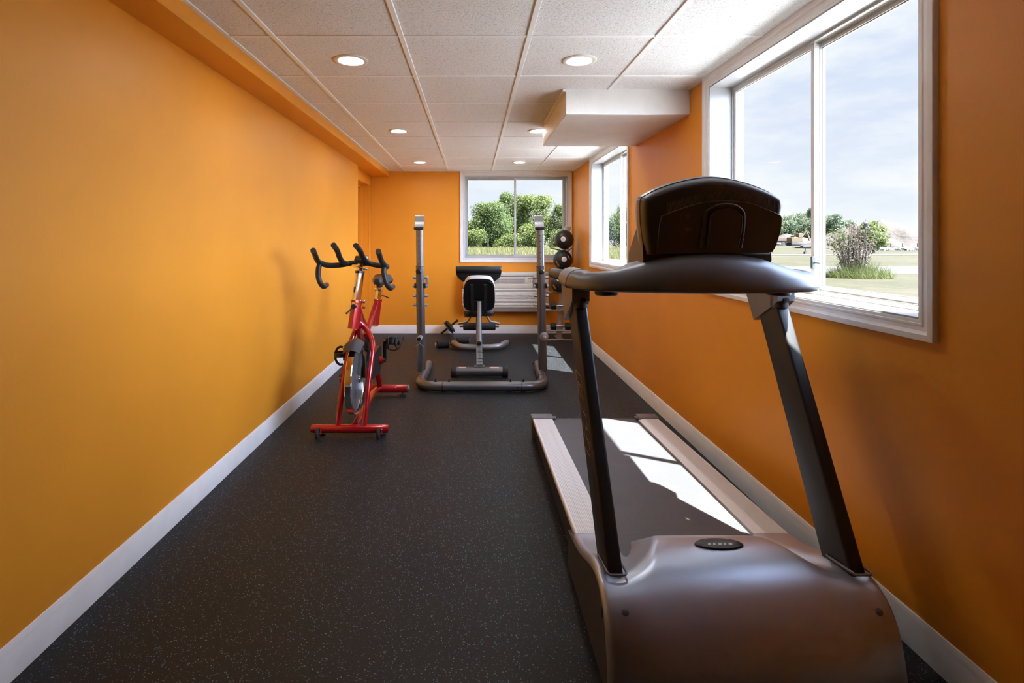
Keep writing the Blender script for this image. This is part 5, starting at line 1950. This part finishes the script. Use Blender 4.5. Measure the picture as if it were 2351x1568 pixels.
# truck and excavator far off
TY = 165.0
tk = thing('dump_truck', (at(1812, 560, TY).x, TY, -0.08), 'orange dump truck with white cab parked far off outside the big window', 'truck')
x0, x1, x2, x3 = (at(p, 560, TY).x for p in (1789, 1818, 1831, 1848))
MB().box((x0 - 4, TY - 1.2, 1.2), (x1 + 0.1, TY + 1.2, 2.3), 0.1, 1).build('dump_bed', 'truck_orange', tk)
cabm = MB().box((x1 + 0.2, TY - 1.15, 0.9), (x2, TY + 1.15, 2.9), 0.12, 1).build('cab', 'truck_white', tk)
MB().box((x1 + 0.4, TY - 1.18, 2.1), (x2 - 0.3, TY - 1.12, 2.6)).build('cab_window', 'post_dark', cabm)
for p in (1794, 1802, 1818, 1827):
    x = at(p, 560, TY).x
    MB().cyl(V(x, TY - 1.2, 0.42), V(x, TY - 0.8, 0.42), 0.5, 16).build('wheel', 'tyre', tk)
MB().box((x0 - 4, TY - 0.5, 0.7), (x2, TY + 0.5, 1.2)).build('chassis', 'post_dark', tk)
TX = TY - 22
ex0 = at(1857, 560, TX).x
exc = thing('excavator', (ex0, TX + 6, -0.08), 'yellow excavator far off beside the big window mullion', 'excavator')
MB().box((ex0 - 1.8, TX + 4.8, 0.9), (ex0 + 1.4, TX + 7.2, 2.3), 0.15, 1).build('body', 'truck_yellow', exc)
MB().box((ex0 + 0.2, TX + 4.8, 2.2), (ex0 + 1.5, TX + 6.2, 3.4), 0.1, 1).build('cab', 'truck_yellow', exc)
MB().sweep([V(ex0 + 1.0, TX + 5.2, 2.0), V(ex0 + 2.6, TX + 5.2, 4.2), V(ex0 + 3.6, TX + 5.2, 1.4)], rrect(0.5, 0.35, 0.05, 1), up=(0, 1, 0)).build('boom', 'truck_yellow', exc)
for yy in (TX + 4.9, TX + 7.1):
    MB().box((ex0 - 1.9, yy - 0.3, -0.08), (ex0 + 1.7, yy + 0.3, 0.85), 0.25, 2).build('track', 'tyre', exc)
# park grill on the lawn
gx, gy = at(1849, 580, 55).x, 55.0
pg_ = thing('park_grill', (gx, gy, -0.08), 'dark post grill standing on the lawn left of the big window mullion', 'grill')
MB().cyl(V(gx, gy, -0.08), V(gx, gy, 0.6), 0.05, 8).build('post', 'post_dark', pg_)
MB().box((gx - 0.4, gy - 0.25, 0.58), (gx + 0.4, gy + 0.25, 0.80), 0.03, 1).build('fire_box', 'post_dark', pg_)
MB().box((gx - 0.12, gy - 0.12, -0.08), (gx + 0.12, gy + 0.12, 0.16)).build('base', 'post_dark', pg_)
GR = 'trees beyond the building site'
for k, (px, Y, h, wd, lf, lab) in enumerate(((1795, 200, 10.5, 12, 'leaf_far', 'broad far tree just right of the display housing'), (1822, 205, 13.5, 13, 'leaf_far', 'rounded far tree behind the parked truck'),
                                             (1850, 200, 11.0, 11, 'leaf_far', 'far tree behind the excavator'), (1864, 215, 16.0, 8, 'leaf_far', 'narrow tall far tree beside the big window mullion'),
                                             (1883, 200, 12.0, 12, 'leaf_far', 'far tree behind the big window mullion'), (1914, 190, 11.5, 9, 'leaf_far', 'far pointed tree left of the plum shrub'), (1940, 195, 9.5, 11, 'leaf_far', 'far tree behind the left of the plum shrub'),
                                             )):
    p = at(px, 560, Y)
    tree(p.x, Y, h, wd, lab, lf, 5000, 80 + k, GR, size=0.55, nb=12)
p = at(2006, 560, 60)
tree(p.x, 60, 3.9, 3.4, 'rounded bright green tree right behind the lamp post', 'leaf_lime', 2400, 95, GR, size=0.28, nb=14)
